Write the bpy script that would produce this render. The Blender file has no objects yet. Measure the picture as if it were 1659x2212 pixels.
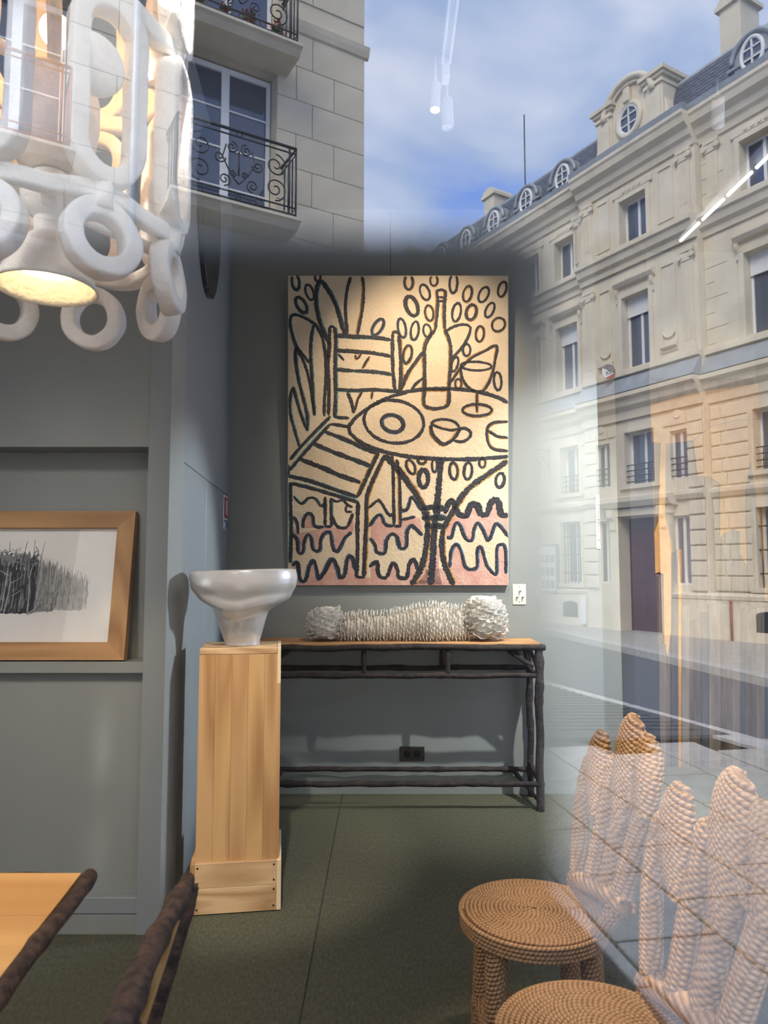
import bpy, math, random
from mathutils import Vector, Matrix, noise
import mathutils.geometry as mathutils_geometry
random.seed(7)
S = bpy.context.scene
COL = S.collection
PI = math.pi

# ------------------------------------------------------------------ camera
F = 1560.0                       # focal length in pixels of the 1659 x 2212 frame
PITCH = math.atan(124 / F)
EYE = 1.31
GLASS_Y = 0.025                  # the shop window stands just in front of the phone's lens
cd = bpy.data.cameras.new('camera')
cam = bpy.data.objects.new('camera', cd)
COL.objects.link(cam)
cam.location = (0, 0, EYE)
cam.rotation_euler = (PI / 2 + PITCH, 0, 0)
cd.sensor_fit = 'VERTICAL'
cd.sensor_height = 36.0
cd.sensor_width = 27.0
cd.lens = F / 2212 * 36
cd.clip_start = 0.002
cd.clip_end = 400
cd.dof.use_dof = True
cd.dof.focus_distance = 3.6
cd.dof.aperture_fstop = 6.5
S.camera = cam

# ------------------------------------------------------------------ colour management
S.view_settings.view_transform = 'Standard'
S.view_settings.look = 'None'
S.view_settings.gamma = 1
S.view_settings.use_curve_mapping = False
S.view_settings.exposure = 0.5

# ------------------------------------------------------------------ sky
SKY = 1.2
w = bpy.data.worlds.new('sky'); S.world = w; w.use_nodes = True
nt = w.node_tree; nt.nodes.clear()
def N(t, **k):
    n = nt.nodes.new(t)
    for a, b in k.items(): setattr(n, a, b)
    return n
out = N('ShaderNodeOutputWorld'); bg = N('ShaderNodeBackground')
tc = N('ShaderNodeTexCoord'); mp = N('ShaderNodeMapping')
mp.inputs['Scale'].default_value = (1.5, 1.5, 2.6)
mp.inputs['Location'].default_value = (0.35, 0.1, 0.2)
n1 = N('ShaderNodeTexNoise'); n1.inputs['Scale'].default_value = 2.3; n1.inputs['Detail'].default_value = 7; n1.inputs['Roughness'].default_value = 0.52
n1.inputs['Distortion'].default_value = 0.35
r1 = N('ShaderNodeValToRGB')
r1.color_ramp.elements[0].position = 0.36; r1.color_ramp.elements[0].color = (0.58, 0.98, 2.25, 1)
r1.color_ramp.elements[1].position = 0.68; r1.color_ramp.elements[1].color = (1.95, 2.1, 2.55, 1)
e = r1.color_ramp.elements.new(0.50); e.color = (1.10, 1.42, 2.12, 1)
nt.links.new(tc.outputs['Generated'], mp.inputs['Vector']); nt.links.new(mp.outputs[0], n1.inputs['Vector'])
nt.links.new(n1.outputs['Fac'], r1.inputs['Fac']); nt.links.new(r1.outputs['Color'], bg.inputs['Color'])
bg.inputs['Strength'].default_value = SKY
nt.links.new(bg.outputs[0], out.inputs[0])

# ------------------------------------------------------------------ sun behind thin cloud, over the shop's roof
ld = bpy.data.lights.new('sun', 'SUN'); ld.energy = 6.8; ld.angle = math.radians(35); ld.color = (1.0, 0.93, 0.80)
sun = bpy.data.objects.new('sun', ld); COL.objects.link(sun)
sun.rotation_euler = Vector((0.42, -0.72, -0.75)).to_track_quat('-Z', 'Y').to_euler()

# ================================================================== helpers
def at(px, py, Y):
    """the point at depth Y seen at that pixel of the photograph"""
    a = (px - 829.5) / F; b = (1106 - py) / F
    dy = math.cos(PITCH) - math.sin(PITCH) * b; dz = math.sin(PITCH) + math.cos(PITCH) * b
    return Vector((a * Y / dy, Y, EYE + dz * Y / dy))

def mirror(p):
    return Vector((p[0], 2 * GLASS_Y - p[1], p[2]))

class MB:
    """collects shapes; build() links them as ONE mesh object"""
    def __init__(s, xf=None, flip=False):
        s.v = []; s.f = []; s.uv = []; s.xf = xf; s.flip = flip; s.smooth = []
    def add(s, vs, fs, uvs=None, smooth=False):
        o = len(s.v)
        for p in vs:
            p = Vector(p)
            s.v.append(s.xf(p) if s.xf else p)
        for i, f in enumerate(fs):
            g = [o + k for k in f]
            u = uvs[i] if uvs else [(0, 0)] * len(f)
            if s.flip: g = g[::-1]; u = u[::-1]
            s.f.append(g); s.uv.append(u); s.smooth.append(smooth)
        return s
    def box(s, x0, x1, y0, y1, z0, z1):
        vs = [(x, y, z) for z in (z0, z1) for y in (y0, y1) for x in (x0, x1)]
        return s.add(vs, [(0, 2, 3, 1), (4, 5, 7, 6), (0, 1, 5, 4), (2, 6, 7, 3), (0, 4, 6, 2), (1, 3, 7, 5)])
    def bbox(s, x0, x1, y0, y1, z0, z1, b=0.004):
        """box with chamfered edges"""
        x0, x1 = sorted((x0, x1)); y0, y1 = sorted((y0, y1)); z0, z1 = sorted((z0, z1))
        b = min(b, (x1 - x0) * .4, (y1 - y0) * .4, (z1 - z0) * .4)
        lo = (x0, y0, z0); hi = (x1, y1, z1); vs = []; idx = {}
        for cx in (0, 1):
            for cy in (0, 1):
                for cz in (0, 1):
                    c = (cx, cy, cz)
                    for ax in range(3):
                        p = []
                        for k in range(3):
                            base = hi[k] if c[k] else lo[k]
                            if k != ax: base += -b if c[k] else b
                            p.append(base)
                        idx[(c, ax)] = len(vs); vs.append(p)
        fs = []
        for ax in range(3):
            a1, a2 = (ax + 1) % 3, (ax + 2) % 3
            for sd in (0, 1):
                q = []
                for u, v in ((0, 0), (1, 0), (1, 1), (0, 1)):
                    c = [0, 0, 0]; c[ax] = sd; c[a1] = u; c[a2] = v; q.append(idx[(tuple(c), ax)])
                fs.append(q if sd else q[::-1])
            for u in (0, 1):
                for v in (0, 1):
                    c0 = [0, 0, 0]; c1 = [0, 0, 0]; c1[ax] = 1
                    for c in (c0, c1): c[a1] = u; c[a2] = v
                    q = [idx[(tuple(c0), a1)], idx[(tuple(c1), a1)], idx[(tuple(c1), a2)], idx[(tuple(c0), a2)]]
                    fs.append(q if (u ^ v) == 1 else q[::-1])
        for cx in (0, 1):
            for cy in (0, 1):
                for cz in (0, 1):
                    c = (cx, cy, cz); q = [idx[(c, 0)], idx[(c, 1)], idx[(c, 2)]]
                    fs.append(q if (cx + cy + cz) % 2 else q[::-1])
        return s.add(vs, fs)
    def tube(s, pts, r, n=8, closed=False, caps=True, up=None):
        """round tube; r a number or one per point"""
        pts = [Vector(p) for p in pts]; m = len(pts)
        rs = r if isinstance(r, (list, tuple)) else [r] * m
        vs = []; fs = []; uvs = []; L = 0; prev = None; lens = []
        for i, p in enumerate(pts):
            if closed: t = pts[(i + 1) % m] - pts[i - 1]
            else: t = pts[min(i + 1, m - 1)] - pts[max(i - 1, 0)]
            if t.length < 1e-9: t = Vector((0, 0, 1))
            t.normalize()
            if prev is None:
                a = Vector(up) if up else (Vector((0, 0, 1)) if abs(t.z) < .9 else Vector((1, 0, 0)))
                nn = (a - t * a.dot(t)).normalized()
            else: nn = (prev - t * prev.dot(t)).normalized()
            prev = nn; bb = t.cross(nn)
            if i: L += (pts[i] - pts[i - 1]).length
            lens.append(L)
            for k in range(n):
                a = 2 * PI * k / n
                vs.append(p + (nn * math.cos(a) + bb * math.sin(a)) * rs[i])
        lens.append(L + (pts[0] - pts[-1]).length)
        for i in range(m if closed else m - 1):
            j = (i + 1) % m
            for k in range(n):
                k2 = (k + 1) % n
                fs.append((i * n + k, i * n + k2, j * n + k2, j * n + k))
                uvs.append([(lens[i], k / n), (lens[i], (k + 1) / n), (lens[i + 1], (k + 1) / n), (lens[i + 1], k / n)])
        s.add(vs, fs, uvs, True)
        if not closed and caps:
            o = len(s.v) - len(vs)
            for ring, rev in ((range(n), True), (range((m - 1) * n, m * n), False)):
                g = [o + k for k in ring]
                if rev ^ s.flip: g = g[::-1]
                s.f.append(g); s.uv.append([(0, 0)] * n); s.smooth.append(False)
        return s
    def lathe(s, prof, c=(0, 0, 0), n=32, rf=None, wobble=None):
        """prof: (radius, z) list, about the vertical through c"""
        vs = []; fs = []; m = len(prof)
        for i, (r, z) in enumerate(prof):
            for k in range(n):
                a = 2 * PI * k / n
                rr = r if wobble is None else wobble(a, i / (m - 1), r)
                vs.append((c[0] + rr * math.cos(a), c[1] + rr * math.sin(a), c[2] + z))
        for i in range(m - 1):
            for k in range(n):
                k2 = (k + 1) % n
                fs.append((i * n + k, i * n + k2, (i + 1) * n + k2, (i + 1) * n + k))
        s.add(vs, fs, None, True)
        return s
    def prism(s, poly, axis, d0, d1):
        """polygon of (a, b) pulled along axis ('x': a=y,b=z; 'y': a=x,b=z; 'z': a=x,b=y)"""
        n = len(poly)
        def P(a, b, d): return {'x': (d, a, b), 'y': (a, d, b), 'z': (a, b, d)}[axis]
        vs = [P(a, b, d0) for a, b in poly] + [P(a, b, d1) for a, b in poly]
        A = sum(poly[i][0] * poly[(i + 1) % n][1] - poly[(i + 1) % n][0] * poly[i][1] for i in range(n))
        fs = [tuple(range(n)), tuple(range(2 * n - 1, n - 1, -1))] + [(i, i + n, (i + 1) % n + n, (i + 1) % n) for i in range(n)]
        pos = (A > 0) == (axis != 'y')
        if pos == (d1 > d0): fs = [f[::-1] for f in fs]
        return s.add(vs, fs)
    def ball(s, c, r, n=16, m=10, sz=1.0):
        prof = [(r * math.sin(PI * i / m) + (1e-5 if i in (0, m) else 0), -r * sz * math.cos(PI * i / m)) for i in range(m + 1)]
        return s.lathe(prof, c, n)
    def sweep(s, path, nrm, wd, th, closed=True, n=12, pw=.34, jit=0):
        """flat rounded band along a path that lies in the plane with normal nrm"""
        path = [Vector(p) for p in path]; nrm = Vector(nrm).normalized(); m = len(path); vs = []; fs = []
        for i, p in enumerate(path):
            t = (path[(i + 1) % m] - path[i - 1]) if closed else (path[min(i + 1, m - 1)] - path[max(i - 1, 0)])
            t.normalize(); sd = t.cross(nrm).normalized()
            for k in range(n):
                a = 2 * PI * (k + .5) / n; ca, sa = math.cos(a), math.sin(a)
                u = math.copysign(abs(ca) ** pw, ca) * wd / 2; v = math.copysign(abs(sa) ** pw, sa) * th / 2
                q = p + sd * u + nrm * v
                if jit: q = q + noise.noise_vector(q * 28) * jit
                vs.append(q)
        for i in range(m if closed else m - 1):
            j = (i + 1) % m
            for k in range(n):
                k2 = (k + 1) % n
                fs.append((i * n + k, j * n + k, j * n + k2, i * n + k2))
        if not closed: fs += [tuple(range(n)), tuple(range(m * n - 1, (m - 1) * n - 1, -1))]
        return s.add(vs, fs, None, True)
    def mesh(s, name):
        me = bpy.data.meshes.new(name)
        me.from_pydata([tuple(p) for p in s.v], [], s.f)
        ul = me.uv_layers.new(name='UVMap')
        flat = [c for f in s.uv for uv in f for c in uv]
        ul.data.foreach_set('uv', flat)
        me.polygons.foreach_set('use_smooth', s.smooth)
        me.update()
        return me
    def build(s, name, mat, parent=None, label=None, kind=None, origin=None):
        if origin is not None:
            o3 = Vector(origin); s.v = [p - o3 for p in s.v]
        o = bpy.data.objects.new(name, s.mesh(name)); COL.objects.link(o)
        if origin is not None: o.location = origin
        if mat: o.data.materials.append(mat)
        if parent: join(o, parent)
        if label: o['label'] = label
        if kind: o['kind'] = kind
        return o

WPOS = {}
def wpos(o):
    return WPOS.get(o.name, Vector(o.location))
def join(o, parent):
    o.parent = parent
    o.matrix_parent_inverse = Matrix.Translation(wpos(parent)).inverted()
    WPOS[o.name] = Vector(o.location)

def tag(o, label, cat, group=None, kind=None):
    o['label'] = label; o['category'] = cat
    if group: o['group'] = group
    if kind: o['kind'] = kind
    return o
def thing(name, label, cat, loc=(0, 0, 0), group=None):
    o = bpy.data.objects.new(name, None); COL.objects.link(o); o.location = loc
    o.empty_display_size = .1
    WPOS[o.name] = Vector(loc)
    return tag(o, label, cat, group)
def struct(o):
    o['kind'] = 'structure'; return o
def dup(root, move, label=None):
    """copy of a thing with copies of its parts and sub-parts, moved"""
    r = root.copy(); COL.objects.link(r); r.location = Vector(root.location) + Vector(move)
    if label: r['label'] = label
    for ch in list(root.children):
        c = ch.copy(); COL.objects.link(c); c.parent = r; c.matrix_parent_inverse = ch.matrix_parent_inverse.copy()
        for g in ch.children:
            d = g.copy(); COL.objects.link(d); d.parent = c; d.matrix_parent_inverse = g.matrix_parent_inverse.copy()
    return r

def catmull(pts, k=6, closed=False):
    pts = [Vector(p) for p in pts]; n = len(pts); res = []
    for i in range(n if closed else n - 1):
        if closed: a, b, c, d = pts[i - 1], pts[i], pts[(i + 1) % n], pts[(i + 2) % n]
        else: a, b, c, d = pts[max(i - 1, 0)], pts[i], pts[i + 1], pts[min(i + 2, n - 1)]
        for j in range(k):
            t = j / k
            res.append(.5 * ((2 * b) + (c - a) * t + (2 * a - 5 * b + 4 * c - d) * t * t + (3 * b - a - 3 * c + d) * t ** 3))
    if not closed: res.append(pts[-1])
    return res

# ------------------------------------------------------------------ materials
def lin(r, g, b):
    return tuple(((c / 255) / 12.92 if c / 255 <= .04045 else ((c / 255 + .055) / 1.055) ** 2.4) for c in (r, g, b)) + (1,)
def mat(name, col, rough=.6, metal=0, spec=.5, col2=None, scale=6, stretch=(1, 1, 1), detail=5, bump=0, bscale=None, bstretch=None, lo=.35, hi=.68,
        trans=0, emit=None, estr=0, coat=0, extra=None):
    m = bpy.data.materials.new(name); m.use_nodes = True
    t = m.node_tree; b = t.nodes['Principled BSDF']
    b.inputs['Base Color'].default_value = col; b.inputs['Roughness'].default_value = rough; b.inputs['Metallic'].default_value = metal
    b.inputs['Specular IOR Level'].default_value = spec
    b.inputs['Transmission Weight'].default_value = trans; b.inputs['Coat Weight'].default_value = coat
    if emit: b.inputs['Emission Color'].default_value = emit; b.inputs['Emission Strength'].default_value = estr
    def nz(sc, st, det):
        c = t.nodes.new('ShaderNodeTexCoord'); p = t.nodes.new('ShaderNodeMapping'); p.inputs['Scale'].default_value = st
        n = t.nodes.new('ShaderNodeTexNoise'); n.inputs['Scale'].default_value = sc; n.inputs['Detail'].default_value = det; n.inputs['Roughness'].default_value = .6
        t.links.new(c.outputs['Object'], p.inputs['Vector']); t.links.new(p.outputs[0], n.inputs['Vector'])
        return n.outputs['Fac']
    if col2:
        rr = t.nodes.new('ShaderNodeValToRGB'); rr.color_ramp.elements[0].position = lo; rr.color_ramp.elements[1].position = hi
        rr.color_ramp.elements[0].color = col; rr.color_ramp.elements[1].color = col2
        t.links.new(nz(scale, stretch, detail), rr.inputs['Fac']); t.links.new(rr.outputs[0], b.inputs['Base Color'])
    if bump:
        bp = t.nodes.new('ShaderNodeBump'); bp.inputs['Strength'].default_value = bump; bp.inputs['Distance'].default_value = .01
        t.links.new(nz(bscale or scale, bstretch or stretch, detail), bp.inputs['Height']); t.links.new(bp.outputs[0], b.inputs['Normal'])
    return m

def wood(name, c1, c2, axis='z', rough=.5, ring=9.0, spec=.4, grain=1.0):
    """plain-sawn boards: stretched growth rings plus fine pores along the grain"""
    m = bpy.data.materials.new(name); m.use_nodes = True; t = m.node_tree; b = t.nodes['Principled BSDF']
    b.inputs['Roughness'].default_value = rough; b.inputs['Specular IOR Level'].default_value = spec
    c = t.nodes.new('ShaderNodeTexCoord'); L = t.links.new
    st = {'x': (.09, 1, 1), 'y': (1, .09, 1), 'z': (1, 1, .09)}[axis]
    p = t.nodes.new('ShaderNodeMapping'); p.inputs['Scale'].default_value = [k * ring for k in st]
    L(c.outputs['Object'], p.inputs['Vector'])
    n = t.nodes.new('ShaderNodeTexNoise'); n.inputs['Scale'].default_value = 1.0; n.inputs['Detail'].default_value = 1.5
    L(p.outputs[0], n.inputs['Vector'])
    mul = t.nodes.new('ShaderNodeMath'); mul.operation = 'MULTIPLY'; mul.inputs[1].default_value = 9 * grain
    sn = t.nodes.new('ShaderNodeMath'); sn.operation = 'PINGPONG'; sn.inputs[1].default_value = 1
    L(n.outputs['Fac'], mul.inputs[0]); L(mul.outputs[0], sn.inputs[0])
    p2 = t.nodes.new('ShaderNodeMapping'); p2.inputs['Scale'].default_value = [k * 160 * (1 if k == 1 else .25) for k in st]
    L(c.outputs['Object'], p2.inputs['Vector'])
    n2 = t.nodes.new('ShaderNodeTexNoise'); n2.inputs['Scale'].default_value = 1.0; n2.inputs['Detail'].default_value = 3
    L(p2.outputs[0], n2.inputs['Vector'])
    mx = t.nodes.new('ShaderNodeMath'); mx.operation = 'MULTIPLY_ADD'; mx.inputs[1].default_value = .30; L(n2.outputs['Fac'], mx.inputs[0])
    m3 = t.nodes.new('ShaderNodeMath'); m3.operation = 'MULTIPLY'; m3.inputs[1].default_value = .85; L(sn.outputs[0], m3.inputs[0]); L(m3.outputs[0], mx.inputs[2])
    rr = t.nodes.new('ShaderNodeValToRGB'); rr.color_ramp.elements[0].position = .12; rr.color_ramp.elements[1].position = .8
    rr.color_ramp.elements[0].color = c1; rr.color_ramp.elements[1].color = c2
    L(mx.outputs[0], rr.inputs['Fac']); L(rr.outputs[0], b.inputs['Base Color'])
    bp = t.nodes.new('ShaderNodeBump'); bp.inputs['Strength'].default_value = .12; bp.inputs['Distance'].default_value = .004
    L(n2.outputs['Fac'], bp.inputs['Height']); L(bp.outputs[0], b.inputs['Normal'])
    return m

def rope_mat(name, c1, c2, pitch=.011):
    """twisted strands: slanted stripes along the tube's own UV"""
    m = bpy.data.materials.new(name); m.use_nodes = True; t = m.node_tree; b = t.nodes['Principled BSDF']; L = t.links.new
    b.inputs['Roughness'].default_value = .85; b.inputs['Specular IOR Level'].default_value = .15
    uv = t.nodes.new('ShaderNodeUVMap'); uv.uv_map = 'UVMap'; sep = t.nodes.new('ShaderNodeSeparateXYZ'); L(uv.outputs[0], sep.inputs[0])
    a = t.nodes.new('ShaderNodeMath'); a.operation = 'MULTIPLY'; a.inputs[1].default_value = 1 / pitch; L(sep.outputs['X'], a.inputs[0])
    a2 = t.nodes.new('ShaderNodeMath'); a2.operation = 'ADD'; L(a.outputs[0], a2.inputs[0]); L(sep.outputs['Y'], a2.inputs[1])
    pp = t.nodes.new('ShaderNodeMath'); pp.operation = 'PINGPONG'; pp.inputs[1].default_value = .5; L(a2.outputs[0], pp.inputs[0])
    c = t.nodes.new('ShaderNodeTexCoord'); n = t.nodes.new('ShaderNodeTexNoise'); n.inputs['Scale'].default_value = 60; n.inputs['Detail'].default_value = 4
    L(c.outputs['Object'], n.inputs['Vector'])
    mx = t.nodes.new('ShaderNodeMath'); mx.operation = 'MULTIPLY_ADD'; mx.inputs[1].default_value = 1.2; L(pp.outputs[0], mx.inputs[0])
    m3 = t.nodes.new('ShaderNodeMath'); m3.operation = 'MULTIPLY'; m3.inputs[1].default_value = .6; L(n.outputs['Fac'], m3.inputs[0]); L(m3.outputs[0], mx.inputs[2])
    rr = t.nodes.new('ShaderNodeValToRGB'); rr.color_ramp.elements[0].position = .2; rr.color_ramp.elements[1].position = .75
    rr.color_ramp.elements[0].color = c1; rr.color_ramp.elements[1].color = c2
    L(mx.outputs[0], rr.inputs['Fac']); L(rr.outputs[0], b.inputs['Base Color'])
    bp = t.nodes.new('ShaderNodeBump'); bp.inputs['Strength'].default_value = .9; bp.inputs['Distance'].default_value = .004
    L(mx.outputs[0], bp.inputs['Height']); L(bp.outputs[0], b.inputs['Normal'])
    return m

M = {}
M['wall'] = mat('grey_wall_paint', (.26, .275, .265, 1), .42, spec=.4, col2=(.275, .29, .28, 1), scale=2, bump=.03, bscale=60)
M['wall_side'] = mat('blue_grey_wall_paint', (.25, .275, .285, 1), .4, spec=.4, col2=(.265, .29, .30, 1), scale=2, bump=.03, bscale=60)
M['ceiling'] = mat('dark_ceiling_paint', (.05, .05, .052, 1), .8, col2=(.055, .055, .057, 1), scale=2)
M['carpet'] = mat('olive_carpet', (.078, .080, .053, 1), .97, spec=.05, col2=(.145, .145, .10, 1), scale=120, stretch=(1, .35, 1), detail=6, bump=.8, bscale=160, lo=.3, hi=.72)
M['oak'] = wood('oak_pedestal', (.36, .185, .072, 1), (.58, .345, .155, 1), 'z', .5, 7)
M['oak_x'] = wood('oak_board', (.40, .235, .105, 1), (.66, .45, .245, 1), 'x', .5, 7, grain=1.3)
M['oak_pale'] = wood('pale_oak_edge', (.62, .44, .24, 1), (.78, .60, .38, 1), 'z', .5, 7)
M['frame_oak'] = wood('frame_oak', (.33, .17, .068, 1), (.50, .285, .125, 1), 'x', .5, 8)
M['frame_oak_z'] = wood('frame_oak_upright', (.33, .17, .068, 1), (.50, .285, .125, 1), 'z', .5, 8)
M['top_wood'] = wood('console_top_wood', (.36, .16, .06, 1), (.60, .33, .14, 1), 'x', .45, 6)
M['honey'] = wood('honey_table_wood', (.62, .33, .105, 1), (.80, .48, .18, 1), 'x', .38, 5, grain=.7)
M['bark'] = mat('dark_bark', (.012, .009, .009, 1), .75, col2=(.065, .04, .032, 1), scale=22, stretch=(1, 1, 1), bump=.9, bscale=40, lo=.4, hi=.8)
M['bark2'] = mat('brown_bark', (.028, .018, .014, 1), .7, col2=(.17, .10, .07, 1), scale=48, bump=1.0, bscale=95, lo=.38, hi=.78)
M['nail'] = mat('dark_nail', (.02, .015, .012, 1), .5, metal=.5)
M['plaster'] = mat('white_plaster', (.80, .775, .72, 1), .75, col2=(.87, .85, .80, 1), scale=18, bump=.5, bscale=35, spec=.25)
M['porcelain'] = mat('raw_porcelain', (.70, .665, .60, 1), .6, col2=(.83, .80, .745, 1), scale=14, spec=.3)
M['canvas'] = mat('cream_canvas_paint', (.66, .535, .37, 1), .7, col2=(.75, .625, .45, 1), scale=5, bump=.55, bscale=45, spec=.25)
M['canvas_edge'] = mat('canvas_edge', (.80, .72, .58, 1), .7, col2=(.70, .62, .48, 1), scale=8)
M['black_paint'] = mat('blue_black_oil_paint', (.010, .012, .018, 1), .5, col2=(.030, .030, .038, 1), scale=40, bump=.6, bscale=90)
M['pink_paint'] = mat('dusty_pink_paint', (.55, .29, .235, 1), .65, col2=(.66, .42, .34, 1), scale=12, bump=.5, bscale=60)
M['teal_paint'] = mat('teal_paint', (.02, .12, .13, 1), .6, col2=(.10, .28, .30, 1), scale=20)
M['ochre_paint'] = mat('ochre_paint', (.35, .15, .03, 1), .6, col2=(.55, .33, .07, 1), scale=20)
M['blue_paint'] = mat('blue_paint', (.02, .06, .16, 1), .6, col2=(.13, .24, .34, 1), scale=20)
M['vase'] = mat('frosted_grey_glass', (.84, .81, .78, 1), .20, metal=.06, trans=.70, spec=.8)
M['rope'] = rope_mat('jute_rope', (.20, .105, .045, 1), (.50, .31, .165, 1))
M['rope2'] = rope_mat('jute_rope_pale', (.25, .13, .055, 1), (.66, .42, .22, 1), .014)
M['gold'] = mat('gold_ground', (.46, .22, .05, 1), .55, metal=.1, col2=(.62, .34, .10, 1), scale=5, bump=.9, bscale=14, detail=8)
M['plank'] = mat('weathered_plank', (.060, .042, .034, 1), .8, col2=(.17, .125, .10, 1), scale=5, stretch=(3, 3, .35), bump=.9, bscale=12, bstretch=(3, 3, .3), detail=8)
M['plank2'] = mat('grey_brown_plank', (.11, .085, .07, 1), .8, col2=(.24, .19, .155, 1), scale=5, stretch=(3, 3, .35), bump=.8, bscale=12, bstretch=(3, 3, .3), detail=8)
M['plank3'] = mat('slate_plank', (.03, .032, .042, 1), .8, col2=(.085, .082, .09, 1), scale=5, stretch=(3, 3, .35), bump=.8, bscale=12, bstretch=(3, 3, .3), detail=8)
M['navy'] = mat('navy_panel', (.016, .022, .035, 1), .6, col2=(.022, .03, .045, 1), scale=3)
M['ivory'] = mat('ivory_plate', (.72, .70, .60, 1), .4)
M['chrome'] = mat('chrome', (.8, .8, .8, 1), .15, metal=1)
M['bronze'] = mat('dark_bronze_plate', (.10, .098, .092, 1), .35, metal=.8)
M['black'] = mat('black_plastic', (.008, .008, .010, 1), .35)
M['oval_dark'] = mat('dark_gloss', (.02, .024, .03, 1), .12, spec=.6)
M['white_metal'] = mat('white_metal', (.8, .8, .8, 1), .4)
M['paper'] = mat('drawing_paper', (.84, .81, .76, 1), .8, col2=(.88, .85, .80, 1), scale=3)
M['ink'] = mat('charcoal_dark', (.012, .013, .017, 1), .9, col2=(.05, .05, .055, 1), scale=40)
M['ink2'] = mat('charcoal_mid', (.16, .165, .165, 1), .9, col2=(.30, .30, .29, 1), scale=40)
M['ink3'] = mat('charcoal_pale', (.42, .41, .38, 1), .9, col2=(.55, .53, .49, 1), scale=40)
M['pale_blot'] = mat('pale_patch', (.34, .34, .325, 1), .8, col2=(.27, .275, .265, 1), scale=14)
M['red'] = mat('sign_red', (.35, .03, .03, 1), .5)
M['blue'] = mat('sign_blue', (.10, .14, .26, 1), .5)
M['white'] = mat('sign_white', (.82, .82, .82, 1), .5)
M['print_grey'] = mat('print_grey', (.18, .18, .19, 1), .6)
M['print_pink'] = mat('print_pink', (.62, .28, .26, 1), .6)
M['print_green'] = mat('print_green', (.10, .24, .20, 1), .6)
M['bulb'] = mat('warm_bulb', (1, .8, .5, 1), .5, emit=(1, .66, .26, 1), estr=14)
M['bulb_hot'] = mat('hot_bulb', (1, .9, .7, 1), .5, emit=(1, .74, .36, 1), estr=9)
M['led'] = mat('led_tube', (1, 1, 1, 1), .5, emit=(1, .98, .95, 1), estr=6)
M['spot_face'] = mat('spot_face', (1, 1, 1, 1), .5, emit=(1, .86, .70, 1), estr=9)
# outdoors
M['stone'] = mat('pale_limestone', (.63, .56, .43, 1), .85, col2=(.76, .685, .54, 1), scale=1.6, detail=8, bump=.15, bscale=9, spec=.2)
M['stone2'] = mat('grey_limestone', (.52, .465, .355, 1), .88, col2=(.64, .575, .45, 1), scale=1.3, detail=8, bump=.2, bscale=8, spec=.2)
M['slate'] = mat('roof_slate', (.075, .085, .11, 1), .5, col2=(.14, .155, .19, 1), scale=7, stretch=(1, 1, 2.2), detail=3)
M['zinc'] = mat('zinc', (.28, .305, .325, 1), .5, metal=.2, col2=(.37, .40, .42, 1), scale=3)
M['pane'] = mat('house_window_glass', (.09, .11, .16, 1), .06, spec=1.0, metal=.3)
M['house_white'] = mat('white_window_paint', (.74, .74, .72, 1), .5)
M['iron'] = mat('wrought_iron', (.018, .02, .024, 1), .5)
M['rust'] = mat('red_brown_rail', (.30, .10, .07, 1), .6)
M['door_red'] = mat('dark_red_door', (.085, .018, .018, 1), .5)
M['asphalt'] = mat('asphalt', (.085, .09, .098, 1), .85, col2=(.125, .13, .14, 1), scale=30, bump=.2, bscale=80)
M['strip'] = mat('dark_ribbed_strip', (.05, .05, .053, 1), .7, col2=(.09, .09, .092, 1), scale=12)
M['slab'] = mat('granite_slab', (.36, .335, .29, 1), .75, col2=(.50, .47, .41, 1), scale=5, detail=8, bump=.2, bscale=25)
M['kerb'] = mat('granite_kerb', (.42, .41, .38, 1), .8, col2=(.54, .52, .48, 1), scale=9)
M['coat'] = mat('dark_coat', (.012, .012, .015, 1), .9)
M['skin'] = mat('skin', (.45, .26, .19, 1), .6)
M['hair'] = mat('dark_hair', (.02, .014, .01, 1), .7)
M['geranium'] = mat('red_petals', (.42, .03, .03, 1), .6)
M['leaf'] = mat('green_leaves', (.06, .13, .03, 1), .6)
M['flowerpot'] = mat('dark_flowerpot', (.03, .025, .022, 1), .6)

def glazing(name, refl, tint=(1, 1, 1, 1), rough=0.0):
    """clear sheet: lets most light through and mirrors the rest"""
    m = bpy.data.materials.new(name); m.use_nodes = True; t = m.node_tree; t.nodes.clear(); L = t.links.new
    o = t.nodes.new('ShaderNodeOutputMaterial'); mx = t.nodes.new('ShaderNodeMixShader'); tr = t.nodes.new('ShaderNodeBsdfTransparent'); gl = t.nodes.new('ShaderNodeBsdfGlossy')
    gl.inputs['Roughness'].default_value = rough; tr.inputs['Color'].default_value = tint
    mx.inputs['Fac'].default_value = refl
    L(tr.outputs[0], mx.inputs[1]); L(gl.outputs[0], mx.inputs[2]); L(mx.outputs[0], o.inputs[0])
    return m
M['shop_glass'] = glazing('shop_window_glass', .24)
M['picture_glass'] = glazing('picture_glass', .10)

# ================================================================== the shop room
BW = 4.344                       # back wall
CEIL = 3.55
XL, XR, YB = -2.6, 2.6, 5.0
# floor: two carpet lengths meet in a seam
fl = struct(MB().box(XL, XR, .06, YB, -.06, -.006).build('floor', M['plank3']))
seam = -.245
MB().bbox(XL, seam - .0015, .06, YB, -.006, 0, .003).build('carpet_strip', M['carpet'], fl)
MB().bbox(seam + .0015, XR, .06, YB, -.006, 0, .003).build('carpet_strip', M['carpet'], fl)
struct(MB().box(XL - .1, XR + .1, 0.0, YB + .1, CEIL, CEIL + .12).build('ceiling', M['ceiling']))
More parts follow.
